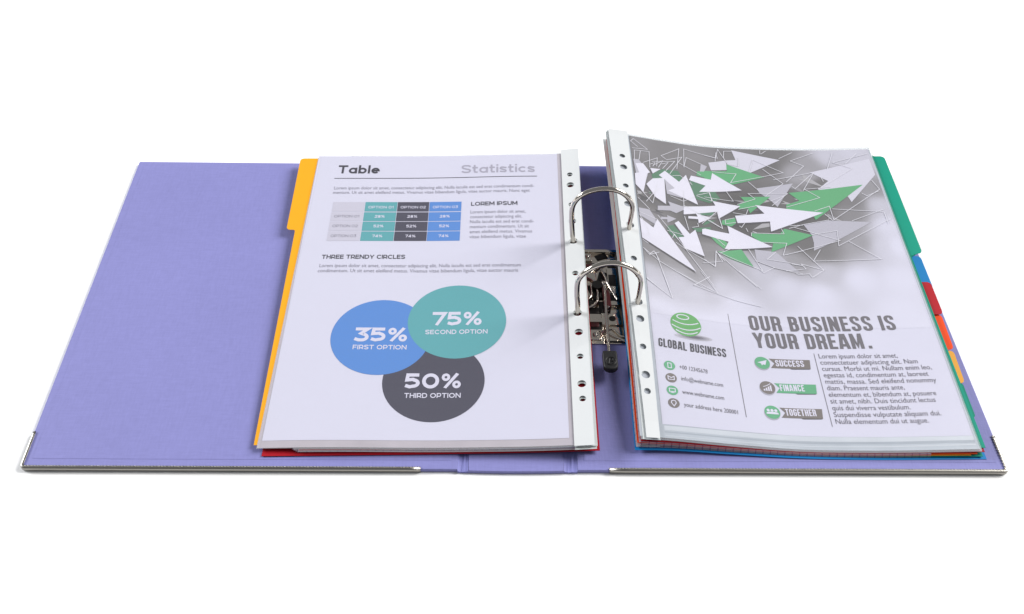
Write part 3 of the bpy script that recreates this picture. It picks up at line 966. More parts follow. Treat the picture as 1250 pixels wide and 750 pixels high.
def lerp(a, b, w): return a + (b - a) * w
def pocket(side, t, label, top=False, du=0.0, dv=0.0, uo=0.0, group=None, milk='film_under', short=0.0, inner=True, hdv=None):
    org = (0, 159, 8)
    p = empty('sheet_protector', label, 'sheet protector', (-60 if side == 'L' else 195, 170, 5), group)
    mat = M['film'] if top else M[milk]
    if side == 'R':
        vf, vb = -12.0 + dv, 301.5 + dv
        oL = lambda v: lerp(-13.5, -18.0, min(max(v, 0), 297) / 297) + uo
        sL = lambda v: oL(v) + lerp(1.6, 0.3, min(max(v, 0), 297) / 297)
        sR = lambda v: lerp(-2.6, -1.2, v / 297) + du
        uRf, uRb = 211.3 + du - short, 208.2 + du
        film_q = [(sR(vf), vf), (uRf, vf), (uRb, vb), (sR(vb), vb)]
        edge_q = [(oL(vf), vf), (sL(vf), vf), (sL(vb), vb), (oL(vb), vb)]
    else:
        vf, vb = -7.0 + dv, 301 + dv
        sL = lambda v: lerp(206.0, 206.6, v / 297) + du
        oR = lambda v: lerp(221.5, 222, v / 297) + uo
        sR = lambda v: oR(v) - lerp(2.2, 0.3, min(max(v, 0), 297) / 297)
        film_q = [(-2.6 + du + short, vf), (sL(vf), vf), (sL(vb), vb), (-0.2 + du + short, vb)]
        edge_q = [(sR(vf), vf), (oR(vf), vf), (oR(vb), vb), (sR(vb), vb)]
    wav = None
    if top:
        def wav(u, v):
            edge = math.exp(-((v + 12) / 9.0) ** 2) if side == 'R' else math.exp(-((v + 7) / 7.0) ** 2)
            r = 0.045 * edge * (math.sin(u * 0.31) + 0.7 * math.sin(u * 0.83 + 1.3))
            if side == 'L': r += 0.20 * math.exp(-((u - 6) / 9.0) ** 2 - (v + 8) ** 2 / 60.0)
            return max(r, -0.01) + 0.01
    leaf(side, 'film', mat, p, t, film_q, step=5.0 if top else 12.0, wav=wav)
    if top:
        leaf(side, 'clear_margin', mat, p, t, edge_q, step=4.0)
        if side == 'R':
            for (fa, fb, fc_, fd, mt_) in ((-1.0, 1.5, -4.6, -3.4, 'edge_a'), (-5.6, -3.0, -6.4, -5.4, 'edge_b'), (-8.6, -6.6, -9.2, -7.6, 'edge_a')):
                leaf(side, 'inner_sheet_edge', M[mt_], p, t, [(1, fc_), (209, fd), (209, fb), (1, fa)], off=-1.02 if mt_ == 'edge_b' else -1.0, step=5.0)
        # rear wall of the sheet protector, just behind the page
        leaf(side, 'film_back', M['film_back'] if side == 'R' else M['film_back_warm'], p, 1.0, [(film_q[0][0], vf + 1.3), (film_q[1][0] - 0.6 if side == 'R' else film_q[1][0], vf + 1.3), (film_q[2][0], 296.8), (film_q[3][0], 296.8)], off=-0.82 if side == 'L' else -1.06, step=5.0)
    elif side == 'R': sL = oL
    else: sR = oR
    if not top and inner:
        # the plain page kept in this sheet protector
        iq = [(-16, vf + 2.5), (209.5 - short, vf + 2.2), (206.5, 296), (-16, 296)] if side == 'R' else [(short + 1, vf + 1.6), (219.5, vf + 1.6), (219.5, 296), (short + 1, 296)]
        pg = leaf(side, 'plain_page', M['inner_paper'] if side == 'R' else M['inner_warm'], p, t - 0.02, iq, step=8.0)
    strip_mesh(side, 'binding_strip', M['strip'] if top else M['strip_under'], p, t, sL, sR, vf, vb, off=0.0, du=du * 0.5, dv=dv * 0.3 if hdv is None else hdv)
    if top or True:
        # welded seams at the film's free edges
        def seam(a, b, w):
            V = []; F = []
            n = 40
            a = np.array(a, float); b = np.array(b, float)
            d = (b - a) / np.hypot(*(b - a)); nn = np.array([-d[1], d[0]]) * w
            for k in range(n + 1):
                q = a + (b - a) * k / n
                V += [q, q + nn]
            F = [(2 * k + 1, 2 * k, 2 * k + 2, 2 * k + 3) for k in range(n)]
            uv = np.array(V)
            link_mesh('seam', surf(side, uv, t, 0.12), F, M['seam'], p)
        seam(film_q[0], film_q[1], 0.55 if not top else 0.8)
        if side == 'R': seam(film_q[1], film_q[2], 0.5)
        else: seam(film_q[3], film_q[0], 0.5)
    return p
M['edge_a'] = plain('pale_inner_sheet', alb(216, 222, 232), 0.4, bump=0.5, bscale=60, var=0.08)
M['edge_b'] = plain('greyer_inner_sheet', alb(178, 186, 198), 0.4, bump=0.5, bscale=60, var=0.08)
M['film_back'] = plain('pale_film_backing', alb(200, 208, 219), 0.3, bump=0.8, bscale=55, var=0.16)
M['film_back_warm'] = plain('pale_warm_film_backing', alb(204, 197, 206), 0.3, bump=0.8, bscale=55, var=0.14)
M['seam'] = film_mat('welded_film_seam', 0.30, tint=(0.55, 0.57, 0.60, 1))

def card(side, t, name, label, mat, q, tab=None, off=0.0, solid=0.35, wav=None, cat='divider', group='coloured card dividers', tabname='tab'):
    """divider: q corners; tab = (side sign, v0, v1, depth0, depth1)"""
    c = empty(name, label, cat, (-60 if side == 'L' else 195, 170, 4), group)
    leaf(side, 'card', mat, c, t, q, off=off, step=7.0, solid=solid, wav=wav)
    if tab:
        v0, v1, ua, ub, d, r = tab     # ua: card edge u at v0, ub: at v1 ; d signed width ; r corner radius
        sg = 1 if d > 0 else -1
        e = lambda v: ua + (ub - ua) * (v - v0) / (v1 - v0)
        outl = [(e(v0 - 1.5), v0 - 1.5), (e(v0) + d * 0.45, v0 - 0.4), (e(v0) + d, v0 + 0.6)]
        outl = fillet([(e(v0 - 4), v0 - 4), (e(v0), v0), (e(v0) + d, v0), (e(v1) + d, v1), (e(v1), v1), (e(v1 + 4), v1 + 4)], [0, 3.0, r + 1.2, r + 1.2, 3.0 if v1 < 294 else 0, 0], seg=7)
        if v1 >= 295: outl = outl[:-1]
        outl = [tuple(p) for p in outl]
        # drop the degenerate spur along the card edge
        uv, f, _ = cut_polygon(outl if sg > 0 else outl[::-1], 5.0)
        link_mesh(tabname, surf(side, uv, t, off), f, mat, c, uvs=uv, solid=solid)
    return c

G1, G2 = 'clear sheet protectors in the left stack', 'clear sheet protectors in the right stack'
# ---- left stack, from the bottom
card('L', 0.0, 'divider', 'red card divider at the very bottom of the left stack', M['red'], [(1, -10.5), (223.3, -6.2), (221.6, 292), (1, 292)])
def ruled(side, t, label, q, grp):
    c = empty('ruled_sheet', label, 'paper sheet', (-60 if side == 'L' else 195, 170, 4), grp)
    leaf(side, 'paper', M['ruled'], c, t, q, step=8.0, solid=0.3)
    return c
for k in range(4):
    ruled('L', 0.22 + 0.11 * k, ['lowest squared paper sheet of the left stack, above the red divider', 'second squared paper sheet from the bottom of the left stack',
          'third squared paper sheet from the bottom of the left stack', 'squared paper sheet right under the orange red divider, left stack'][k],
          [(24 - k * 1.2, -7.6 + 0.5 * k), (220 - 0.5 * k, -4.6 + .4 * k), (221, 292), (20, 292)], 'squared paper sheets in the left stack')
card('L', 0.64, 'divider', 'orange red card divider whose edge lines the front of the left stack', M['orange_red'] if 'orange_red' in M else M['red'],
     [(25, -7.3), (222.0, -4.3), (221.4, 290), (2, 290)], solid=0.3)
card('L', 0.86, 'divider', 'yellow card divider with a tab at its back, left stack', M['yellow'], [(-5.0, -3.2), (120, -3.2), (120, 294.5), (-8.5, 294.5)],
     tab=(205, 294.5, -7.45, -8.5, -7.0, 2.5), solid=0.2, off=0.30)
pocket('L', 0.76, 'lowest clear sheet protector of the left stack', du=0.6, dv=-1.6, uo=-0.6, group=G1, short=27, inner=False)
pocket('L', 0.89, 'clear sheet protector second from the top of the left stack', du=0.3, dv=0.0, uo=-0.2, group=G1, short=24, hdv=-1.6, inner=False)
pocket('L', 1.0, 'top clear sheet protector of the left stack, holding the statistics page', top=True, group=G1)

# ---- right stack, from the bottom
card('R', 0.0, 'divider', 'blue card divider at the bottom of the right stack, tab above red', M['blue'],
     [(-18.8, -15.5), (215.5, -15.2), (210.5, 290), (-18.0, 290)], tab=(141, 177, 213.2, 212.6, 10.4, 2.5))
ruled('R', 0.12, 'lowest squared paper sheet of the right stack, above the blue divider', [(-18.0, -13.8), (178, -13.6), (178, 290), (-17.4, 290)], 'squared paper sheets in the right stack')
pocket('R', 0.17, 'lowest clear sheet protector of the right stack', du=0.5, dv=-1.6, uo=-3.6, group=G2, short=34)
card('R', 0.22, 'divider', 'lower green card divider of the right stack, its tab nearest the front', M['green'],
     [(-17.6, -12.6), (213.0, -13.9), (210, 290), (-17, 290)], tab=(18, 48, 212.8, 212.5, 5.2, 2.2), solid=0.3)
ruled('R', 0.30, 'second squared paper sheet from the bottom of the right stack', [(-17.6, -13.5), (178, -13.3), (178, 290), (-17.4, 290)], 'squared paper sheets in the right stack')
card('R', 0.36, 'divider', 'yellow card divider of the right stack, its tab below the orange one', M['yellow'],
     [(-17.0, -12.4), (205, -13.4), (209.5, 290), (-17.4, 290)], tab=(47, 77, 209.0, 209.3, 9.9, 2.5), solid=0.3)
ruled('R', 0.43, 'middle squared paper sheet of the right stack', [(-17.0, -13.3), (178, -13.1), (178, 290), (-17, 290)], 'squared paper sheets in the right stack')
card('R', 0.49, 'divider', 'orange card divider of the right stack, its tab between red and yellow tabs', M['orange'],
     [(-17.6, -13.0), (209, -12.8), (209.5, 290), (-18.4, 290)], tab=(77, 111, 209.2, 209.3, 10.3, 2.5), solid=0.3)
ruled('R', 0.56, 'upper squared paper sheet of the right stack', [(-16.4, -12.9), (178, -12.7), (178, 290), (-17, 290)], 'squared paper sheets in the right stack')
card('R', 0.63, 'divider', 'red divider of the right stack, its tab under the blue tab', M['red'],
     [(-15.2, -12.7), (214, -11.9), (209.5, 290), (-19.8, 293)], tab=(110, 143, 210.3, 209.6, 10.4, 2.5), solid=0.3)
pocket('R', 0.70, 'fourth clear sheet protector from the top of the right stack', du=0.9, dv=0.4, uo=-1.6, group=G2)
card('R', 0.755, 'divider', 'top green card divider of the right stack, with a long tab at the back', M['green'],
     [(-14, -9.0), (215.2, -9.0), (210.0, 290), (-17.4, 290)], tab=(172.5, 290, 212.0, 210.0, 9.6, 3.0), solid=0.3)
pocket('R', 0.81, 'third clear sheet protector from the top of the right stack', du=0.4, dv=0.2, uo=-1.0, group=G2)
pocket('R', 0.88, 'clear sheet protector second from the top of the right stack', du=0.2, dv=-0.6, uo=-0.6, group=G2)
pocket('R', 1.0, 'top clear sheet protector of the right stack, holding the arrow brochure page', top=True, group=G2)

# ================================================================ left printed page
page = empty('printed_page', 'printed statistics page with a table and three coloured circles, left stack', 'printed page', (-60, 170, 8))
leaf('L', 'paper', M['paper'], page, 1.0, [(0, 0), (203, 0), (203.3, 296.5), (0, 297)], off=PAPER_OFF, step=4.0)
wide('L', 'heading', 'Table', M['i_dark'], page, (18.5, 274), (53.5, 274), 10.6, 0.205)
wide('L', 'heading', 'Statistics', M['i_grey'], page, (122.5, 273.8), (184, 273.7), 10.4, 0.17)
printed_lines('L', 'rule', M['i_dark'], page, [[(16.5, 267.5), (185.8, 268.4)]], 0.75, 1)
T1 = "Lorem ipsum dolor sit amet, consectetur adipiscing elit. Nulla iaculis est sed erat condimentum condi-"
T2 = "mentum. Ut sit amet eleifend metus. Vivamus vitae bibendum ligula, vitae auctor mauris. Nunc eget"
lettering('L', 'paragraph', None, M['i_text'], page, None, None, 3.6, lines=[(T1, (17.8, 253.4), (183.2, 254.6)), (T2, (17.6, 247.8), (179.6, 248.8))])
cu_ = [19.3, 45.4, 71.8, 97.8, 124.1]
rv_ = [(237.6, 226.0), (225.1, 214.5), (213.8, 203.0), (202.3, 191.4)]
opt = ['OPTION 01', 'OPTION 02', 'OPTION 03']; val = ['28%', '52%', '74%']
for r, (vt, vb_) in enumerate(rv_):
    for c in range(4):
        a, b = cu_[c] + 0.2, cu_[c + 1] - 0.2
        if c == 0: a, b = 19.2, 44.9
        printed('L', 'table_cell', M[['i_cell', 'i_teal', 'i_slate', 'i_blue'][c]], page, [(a, vb_), (b, vb_), (b, vt), (a, vt)], 1)
        mid = (a + b) / 2
        if r == 0 and c > 0:
            wide('L', 'cell_text', opt[c - 1], M['i_white'], page, (mid - 10.2, 229.8), (mid + 10.2, 229.8), 3.0, 0.17)
        elif r > 0 and c == 0:
            wide('L', 'cell_text', opt[r - 1], M['i_label'], page, (21.8, vb_ + 4.2), (42.0, vb_ + 4.2), 3.0, 0.13)
        elif r > 0:
            wide('L', 'cell_text', val[r - 1], M['i_white'], page, (mid - 4.0, vb_ + 4.1), (mid + 4.0, vb_ + 4.1), 3.1, 0.20)
wide('L', 'heading', 'LOREM IPSUM', M['i_dark'], page, (131.8, 232.2), (169.4, 232.5), 4.7, 0.19)
side_lines = ["Lorem ipsum dolor sit amet,", "consectetur adipiscing elit.", "Nulla iaculis est sed erat condi-", "mentum condimentum. Ut sit", "amet eleifend metus. Vivamus", "vitae bibendum ligula, vitae"]
ends = [176.0, 173.0, 182.5, 178.5, 181.0, 176.0]
lettering('L', 'paragraph', None, M['i_text'], page, None, None, 3.6,
          lines=[(tx, (131.5, 223.0 - 5.84 * k), (ends[k], 223.3 - 5.84 * k)) for k, tx in enumerate(side_lines)])
wide('L', 'heading', 'THREE TRENDY CIRCLES', M['i_dark'], page, (17.8, 171.2), (82.3, 171.3), 4.5, 0.19)
lettering('L', 'paragraph', None, M['i_text'], page, None, None, 3.6, lines=[
    ("Lorem ipsum dolor sit amet, consectetur adipiscing elit. Nulla iaculis est sed erat condimentum", (17.2, 162.1), (171.8, 162.0)),
    ("condimentum. Ut sit amet eleifend metus. Vivamus vitae bibendum ligula, vitae auctor mauris", (16.7, 156.6), (169.7, 156.3))])
printed('L', 'circle', M['i_slate'], page, disc_pts(110.6, 50.4, 35.5), 1)
printed('L', 'circle', M['i_blue'], page, disc_pts(70.4, 91.4, 35.9), 2)
printed('L', 'circle', M['i_teal'], page, disc_pts(124.9, 106.3, 35.9), 3)
for num, cap_, (a, b), v, (c, d), v2 in (('35%', 'FIRST OPTION', (51.4, 89.6), 86.3, (51.4, 89.8), 78.9), ('75%', 'SECOND OPTION', (106.8, 143), 101.8, (102.3, 147.4), 93.5), ('50%', 'THIRD OPTION', (91.0, 129.8), 43.6, (91.2, 129.9), 35.4)):
    wide('L', 'percentage', num, M['i_white'], page, (a, v), (b, v), 13.4, 0.215, layer=5)
    wide('L', 'caption', cap_, M['i_white'], page, (c, v2), (d, v2), 4.2, 0.185, layer=5)

# ================================================================ right printed page
brow = empty('printed_page', 'printed brochure page with green and white arrows and a globe emblem, right stack', 'printed page', (200, 175, 8))
leaf('R', 'paper', M['paper'], brow, 1.0, [(0, 0), (209, 0), (207, 297), (0, 297)], off=-0.94, step=4.0)
ART_POLYGONS = """
pale 151.8,267.9,205.2,284.2,205.5,263.8,178.8,230.8,177.2,237.5,154.4,246.6,165.1,257
lightgrey 134.2,204.5,154.6,209.6,189.2,206.8,159.6,187.7,136.9,174.9,138.6,183.6,138.6,192.4
lightgrey 103.5,246.5,134.9,253.8,117,224.6,112.1,232.9,104.5,241.2
pale 89,294.4,129.2,283.4,101.1,265.8,95,268.7,82.1,268.8,83.1,275.9,81.9,280.5,90.9,281.6
pale 66.6,275.9,82.8,280.6,81.5,268.2,67.7,266.2
lightgrey 90.1,174.6,106.6,172.7,121,151.5,111.9,152.7,102.3,155.2,89.7,161.5
lightgrey 59.9,273.3,64.8,270.6,58.9,258.4,56.4,257.2
midgreen 24.4,258,38.5,259.4,41.3,251.8,38.8,245.7,32.9,242.9,15.6,243.8,15.2,249.2
midgreen 47,249,64.1,248.4,70.8,230.6,60.8,224.4,50.2,226.9,47.8,237
green 55.2,262.6,78.6,266.1,77.4,254.3,65.8,254.1,54.1,257.5
green 82.1,275.5,112.2,260.6,82,249.2,80.3,253.2,66,254.1,60.5,254.6,61.8,264.5,81.2,266.4
green 88.1,235,113.2,236.7,93.2,216,92.3,221.5,84.9,219.7,84.8,225.5,90.9,229.9
green 129.1,241.9,192.4,251.6,145.3,209.8,143.3,220,123.6,221.6,124.6,227.5,136.3,232.4
green 90.4,192.9,113.1,192.7,117.8,199.1,139.6,192.2,103.1,172.3,106,182,96.7,182.8,90.3,189.2
green 59.5,168.6,79.6,173.8,86.5,154.9,69.1,162.4
green 56.4,184.3,66.8,182.4,69.4,179.2,65.4,172.5,60,178.3
green 68.3,205,79.8,209.7,79.7,203.3,75.5,199.1,67.6,200.5
midgreen 21.7,188.8,27.2,191.4,34.2,179.5,26.5,176.5,22.3,181.5
midgreen 42.1,191.2,57.8,195.7,57.1,190.6,46.1,187.7
midgreen 41.2,212.4,53.8,212.6,63.1,214.4,61.5,209.7,49.6,207.9
lightgrey 1,265.2,5.6,265.7,12.7,251.3,8.4,235,2,244.3
lightgrey 25.8,245.2,39.9,232.5,38.2,225.4,25.8,227.6
lightgrey 16.5,210.8,27,213.5,25.7,218.4,41.3,214,31,205.8,26.3,207.6,15.9,205.5
lightgrey 17.9,198.4,23.2,199.1,23.1,201.6,30.3,199,22.6,192.7,22.7,196.5,17.6,195.4
lightgrey 0.4,204.7,9.2,204.4,13.2,195.3,12.9,187.8,0.5,195.9
white 2.4,259.8,9,261.5,14,251,11.5,248.9,6.1,224.4,0.3,232.7,0.8,246.7,4.6,248.4
white 14.6,256.7,23.5,257.8,16.2,250.2
white 9.4,235.3,15.6,243.8,25.6,247.2,23.7,214.6,15.7,221
white 21.2,249.5,27,256.6,37.8,245.2,44.8,255.7,50.7,220.2,27.2,232,33.1,236.2,25.8,245.2
white 49.2,255.7,65.8,253.8,68.1,262.5,90.5,243.1,53.7,236.5,60.2,245.3,46.6,249.6
white 38.1,214.9,65.3,221.9,63.7,227.3,86.4,223.7,65.8,206.6,65.6,214.8,37,205.7
white 40.7,204.6,48.4,205.7,47.5,209.4,59.7,206.4,48.3,198.1,48.5,202.8,40.3,201.8
white 0.3,193.2,10.4,184,14.5,195,39.5,142.9,0.3,170.7
white 28.3,193.5,31.8,196.9,39.4,183.8,44.6,189.9,48.3,161.1,34.3,166.4,29.6,177.9,34.6,179.6
white 80.1,211.9,104.8,215.9,98.8,225.7,153.1,218.2,106.6,195.2,107.7,206.9,81,203.4
white 50.3,191.7,52.7,192.8,72.2,190.4,72,199.5,105.1,177.8,65.8,172.2,70.3,181.1,49.6,186
"""
ART_LINES = """
0.3,288.6,3.3,293.1,14.5,281.2,1.2,279.9
1,288.8,6.2,282.6
1.8,263.9,2.9,277.3,15.7,278.6,14.4,257.4
8,277.2,5.8,265
30.5,271.4,25.8,275.9,42.7,289.2,37.8,261.4
44.3,265.1,47,289.9,75.3,282.3,74.9,289.9,72.8,278.1
44.5,266.5,47.8,278.7,59.8,272.6
9,262.3,22.1,271.9,20.5,260.5
16.8,265.9,37,271.1,28,256.9
30.5,271.7,44,278.2,30.9,253.4
40.6,269.9,58,258.2
17.3,261,26.5,269.2,21.8,259.4
15,261.8,19.6,265.2,17.1,259.5
25.1,264.6,31.1,268.2,25.4,259
33,251.8,39.7,253.5,48.7,243.9,47.3,247.7
50.8,231.6,62.6,237.3,63,226.8,50.7,230.9
4.1,227.2,12.7,213,18.7,237.8
0.6,217,9.3,205
7.4,213.5,13.8,224.4,20,232.8
40.3,235.2,38.2,213.7
28.3,225.6,38.7,221.6,48.7,229.2
0.9,199.7,14.4,194.4
0.3,196.9,4.9,185.7,6.5,175.2
0.4,169,4.8,165.2
0.3,160,4.6,153.3,12.6,157.7
4.2,153.4,8.4,157.9,11.8,149.4
0.5,159.5,11.7,148.2,42.7,128.3
9.6,157,16.2,122.7
15.4,199.6,34.3,166.4
21.2,183.7,34.4,181.4
24.7,176.1,26.7,180.8,51.4,130.8
26.8,171.8,34.3,165.7,55.7,152,58.5,169,62.2,158.4,46,153.6
42.2,191.8,47.8,194.3,47.4,197.9
51,198.1,66,215.5,67.6,195.5,49,210.3,38.1,216.9
37.5,203.9,39.1,188
35.7,128.3,49.3,139.9
0.3,128.7,8.3,121
0.4,127.9,18.1,112.1,13,138.4
23.2,140.7,53.6,124,43,144.9
35.9,128.3,49.5,140
35.9,128.9,66.3,118.9,85.7,114.5
73.8,150.2,88.7,132.3
64.5,284.9,73.7,282.5,77.2,294.4,82.8,277
80.8,283.2,82.1,292.3,88.8,292.8
82.6,275.6,92,273.4,93.3,284.8
100.4,267.6,105.6,282.7,129,266.8,82.4,252,88.7,263.4,68.3,264.2
113.8,295.4,113.2,290.3
113.9,290.3,118.9,294.9
128.5,285.1,141.3,293.4
97.4,254.3,105.5,241.9
109.3,237.4,126.5,252.9,112.1,271
83.9,225.5,100,233,95.1,239.4,128,240.8,112.7,225.7
77.1,240.7,81.3,229.2,57.4,231
61.9,237.2,63.7,226.9
83.9,219.6,100.1,225.1
119.1,257.4,145.3,265
112.2,231,124.7,238
70.9,201,71.1,206.1,79.2,209.2
71.4,201.7,79.8,204
89.9,189.1,90.4,192.9,116.6,192.9,115.5,199
96.7,182.8,116.9,182.5,111.5,169,127.9,174.3
61.5,167.1,70.8,173.3
60.4,183.8,66.7,175.8
58.2,168.3,85.7,134.5
60.3,168.1,92.8,151.8,85.3,174.3
89,162.1,102.3,155.5,93.3,149.5,90.9,152.8
55.3,151.4,58.2,168.3,64.2,158.7
47.6,158,55.3,151.4
106.5,172.4,98.2,164,113.5,161.4,124.8,158.2
102.3,155.2,123.1,149.5
78.8,215.3,89.3,213.6,92.1,220.2
122.7,202.4,133.4,203.3
65.8,212.9,67.4,195.5,53.9,205
86.9,198.2,88,194
81.9,200.4,83.4,198.6,86.9,203.9
91.6,194.8,94.9,193.1
137.8,282.2,159,292.8
137.8,282.2,148.1,275.8,129.6,255.1
130.6,260.6,155,267.9,135.5,247,133.2,249.7
154.3,266.5,141.8,244.7
175.8,293.2,167.3,272
204.8,290.7,173.6,280.3,187.9,272.1,154.4,246.6
195.9,291.7,183.8,278.6
143.1,246.5,153.7,236.1,124,224.2
143.1,246.5,164.9,249.2
146.4,220.1,159.6,226,159.8,209.8,204.8,245.4,200.8,257
189.1,241.1,192.8,237.7,203.9,243.4
161.2,222.7,201.5,218.4
173.9,208.3,201.7,221
153.8,216.9,159.1,208.5
160,260.9,160.9,256.1
132.6,234.3,134.8,233.7
205.2,210.2,157.5,180.2,159.8,197.3,138.6,192.4
114.2,169.7,159.8,186.1,125.5,201
121.8,199.3,135.3,204.5,155.8,209.6
166.4,185.2,187.2,165.2,134,163.3,142,175.8
124.9,179.4,140.3,153.8,130,145.9,128.5,149.6,120.2,148.6,118.3,150.1
111,152.1,126.8,154.8,124,160,140.3,153.8
116.8,159.8,126.3,157.8
202,217.8,202.2,204.5
"""
ART_GREYS = """
4.4,289.6,150 29.1,287.3,142 57.1,282.8,150 2.1,222.3,135 18,246.9,140 55,266.4,140 15.4,220.9,120 37.5,236.6,130 56,220.9,115 83.1,219.9,105 103.4,221.1,108 126.3,236.8,125 119.8,277.7,125 94.3,294.6,140 128.7,288.7,135 151.3,278.4,165 148.2,262.6,175 170.8,289,200 138.9,267.7,170 192.4,292.6,205 201,287.9,200 156.5,252.3,130 160.2,237.2,120 179.1,231.8,140 202.3,246.1,160 201,226.2,200 201.8,202.2,215 175.8,217.2,150 147.5,207.9,115 136.7,203,110 117.6,188.6,115 135.4,179.9,125 143.2,170.9,140 142.8,153.3,195 175,184.3,165 193,179.2,205 202.5,179,222 58.9,192.8,115 80.2,200.5,105 46.5,199.6,110 31.2,182.2,125 12.6,191.4,150 4.7,175.6,160 0.3,160.5,150 9.1,154.6,150 28.1,154.7,155 39,139.9,160 44.9,136.8,175 55.1,164.8,150 60.5,156.9,170 74.5,163.4,190 107.8,170.1,175 119.1,161.6,165 91.9,151.8,200 1.1,135.8,195 5.9,120.3,200 25.2,128.6,200 36.8,122.7,205 56.7,130.6,205 108,135.4,212 67.1,115.7,217 4.3,102.5,217 0.3,122.5,205 166,144.6,219 131.3,127.6,219 196.9,143.8,219 102.9,178.9,140 91.3,187.4,110 2.3,80.7,219 63.9,95.3,219 126.3,103.1,219 188.6,110.7,219
"""

def nums(s): return [float(x) for x in s.split(',')]
def pairs(s):
    a = nums(s); return [(a[i], a[i + 1]) for i in range(0, len(a), 2)]
smp = np.array([nums(s) for s in ART_GREYS.split()])
# printed grey gradient behind the arrows
gu, gv = np.meshgrid(np.arange(0, 207.6, 2.5), np.append(np.arange(95, 295.1, 2.5), 296.9))
uv = np.stack([gu.ravel(), gv.ravel()], 1); uv[:, 0] = np.clip(uv[:, 0], 0.05, 206.9)
pagel = 219.0
d2 = ((uv[:, None, :] - smp[None, :, :2]) ** 2).sum(2) + 30.0
w_ = d2 ** -1.8
g_ = (w_ * smp[None, :, 2]).sum(1) / w_.sum(1)
fade = np.clip((uv[:, 1] - 98) / 16.0, 0, 1)
g_ = pagel + (g_ - pagel) * fade
g_ = np.minimum(g_ - 16 * np.clip((185 - g_) / 50.0, 0, 1), pagel)
nvv, nuu = gu.shape
fc = [(j * nuu + i, j * nuu + i + 1, (j + 1) * nuu + i + 1, (j + 1) * nuu + i) for j in range(nvv - 1) for i in range(nuu - 1)]
bg = link_mesh('printed_gradient', surf('R', uv, 1.0, -0.87), fc, M['art'], brow)
ca = bg.data.color_attributes.new('ink', 'FLOAT_COLOR', 'POINT')
mixk = np.clip((g_ - 105) / (pagel - 105), 0, 1)
cols = np.ones((len(uv), 4))
for ch in range(3):
    tone = (1.01, 0.985, 1.0)[ch] * g_ * (1 - mixk) + mixk * (g_ / pagel) * PAGE_RGB[ch]
    cols[:, ch] = [lin(float(x)) * 0.80 * 0.88 for x in tone]
ca.data.foreach_set('color', cols.ravel())
AM = {'green': 'i_agreen', 'midgreen': 'i_amid', 'white': 'i_awhite', 'pale': 'i_apale', 'lightgrey': 'i_alight'}
rs = random.Random(11)
for k in range(46):          # small overlapping shards behind the arrows
    cu3 = rs.uniform(6, 112) if k < 34 else rs.uniform(100, 175); cv3 = 214 + 0.12 * (cu3 - 40) + rs.gauss(0, 15 if k < 34 else 20)
    cv3 = min(max(cv3, 176), 286)
    a0 = rs.uniform(-0.7, 0.5) + (math.pi if rs.random() < 0.1 else 0); L1 = rs.uniform(7, 19) * (1 if k < 34 else 1.5); w1 = L1 * rs.uniform(0.22, 0.42)
    ca_, sa_ = math.cos(a0), math.sin(a0)
    tri = [(0, 0), (-L1, w1), (-L1 * rs.uniform(0.55, 0.8), rs.uniform(-0.1, 0.2) * w1), (-L1 * rs.uniform(.8, 1.1), -w1 * rs.uniform(.5, 1))]
    pts = [(min(max(cu3 + x * ca_ - y * sa_, 0.6), 205), cv3 + x * sa_ + y * ca_) for x, y in tri]
    tone_ = rs.choice([0, 0, 1, 1, 2, 3]) if k < 34 else rs.choice([1, 2, 3, 3])
    if rs.random() < 0.12 and k < 34: mt_ = M['i_amid']
    else: mt_ = M['i_shard%d' % tone_]
    printed('R', 'shard', mt_, brow, pts[::-1], 0.6 + k * 0.06, cut=2.5)
ART_ = [x for x in ART_POLYGONS.strip().splitlines()]
for k, ln in enumerate(ART_):
    cn, pt = ln.split(' ')
    if cn == 'white' and k > 24:     # printed drop shade of the big white arrows
        q_ = [(min(max(u - 0.6, 0.5), 206), v - 1.7) for u, v in pairs(pt)]
        printed('R', 'arrow_shade', M['i_ashade'], brow, q_, 3.8 + k * 0.05, cut=2.5)
    printed('R', 'arrow', M[AM[cn]], brow, pairs(pt), 6 + k * 0.33, cut=2.5)
dr = printed_lines('R', 'outline_drawing', M['i_line'], brow, [pairs(x) for x in ART_LINES.strip().splitlines()], 0.46, 19)
dr['kind'] = 'stuff'
# globe emblem
gc = np.array([25.2, 88.5]); gr = 11.0
sh = []
for k in range(5):
    rr = 1 - k * 0.17
    printed('R', 'emblem_shade', M['i_shade%d' % k] if 'i_shade%d' % k in M else plain('ink_emblem_shade', alb(*[200 - 24 * k + j for j in (0, -2, 12)]), 0.6), brow,
            disc_pts(29.5 + k * 0.15, 77.4, 13.5 * rr, 48, 2.6 * rr), 1 + k * 0.2)
printed('R', 'globe', M['i_globe'], brow, disc_pts(gc[0], gc[1], gr), 3)
bands = []
for k, (cy, w) in enumerate(((7.2, 0.42), (2.0, 0.82), (-3.2, 0.96), (-7.6, 0.80))):
    pts = []
    if k == 0:
        pts = [(gc[0] - 1.5 + 4.3 * math.cos(a * math.pi / 14), gc[1] + 6.6 + 2.2 * math.sin(a * math.pi / 14)) for a in range(29)]
        bands.append(pts)
    else:
        half = math.sqrt(gr * gr - cy * cy) * 0.985
        for i in range(17):
            s = -1 + 2 * i / 16
            pts.append((gc[0] + half * s, gc[1] + cy + 1.6 - 4.0 * (1 - s * s) * (0.9 if k < 3 else .7)))
        pts = [p for p in pts if (p[0] - gc[0]) ** 2 + (p[1] - gc[1]) ** 2 < (gr - .1) ** 2]
        bands.append(pts)
printed_lines('R', 'globe_band', M['i_white'], brow, bands, 0.85, 4)
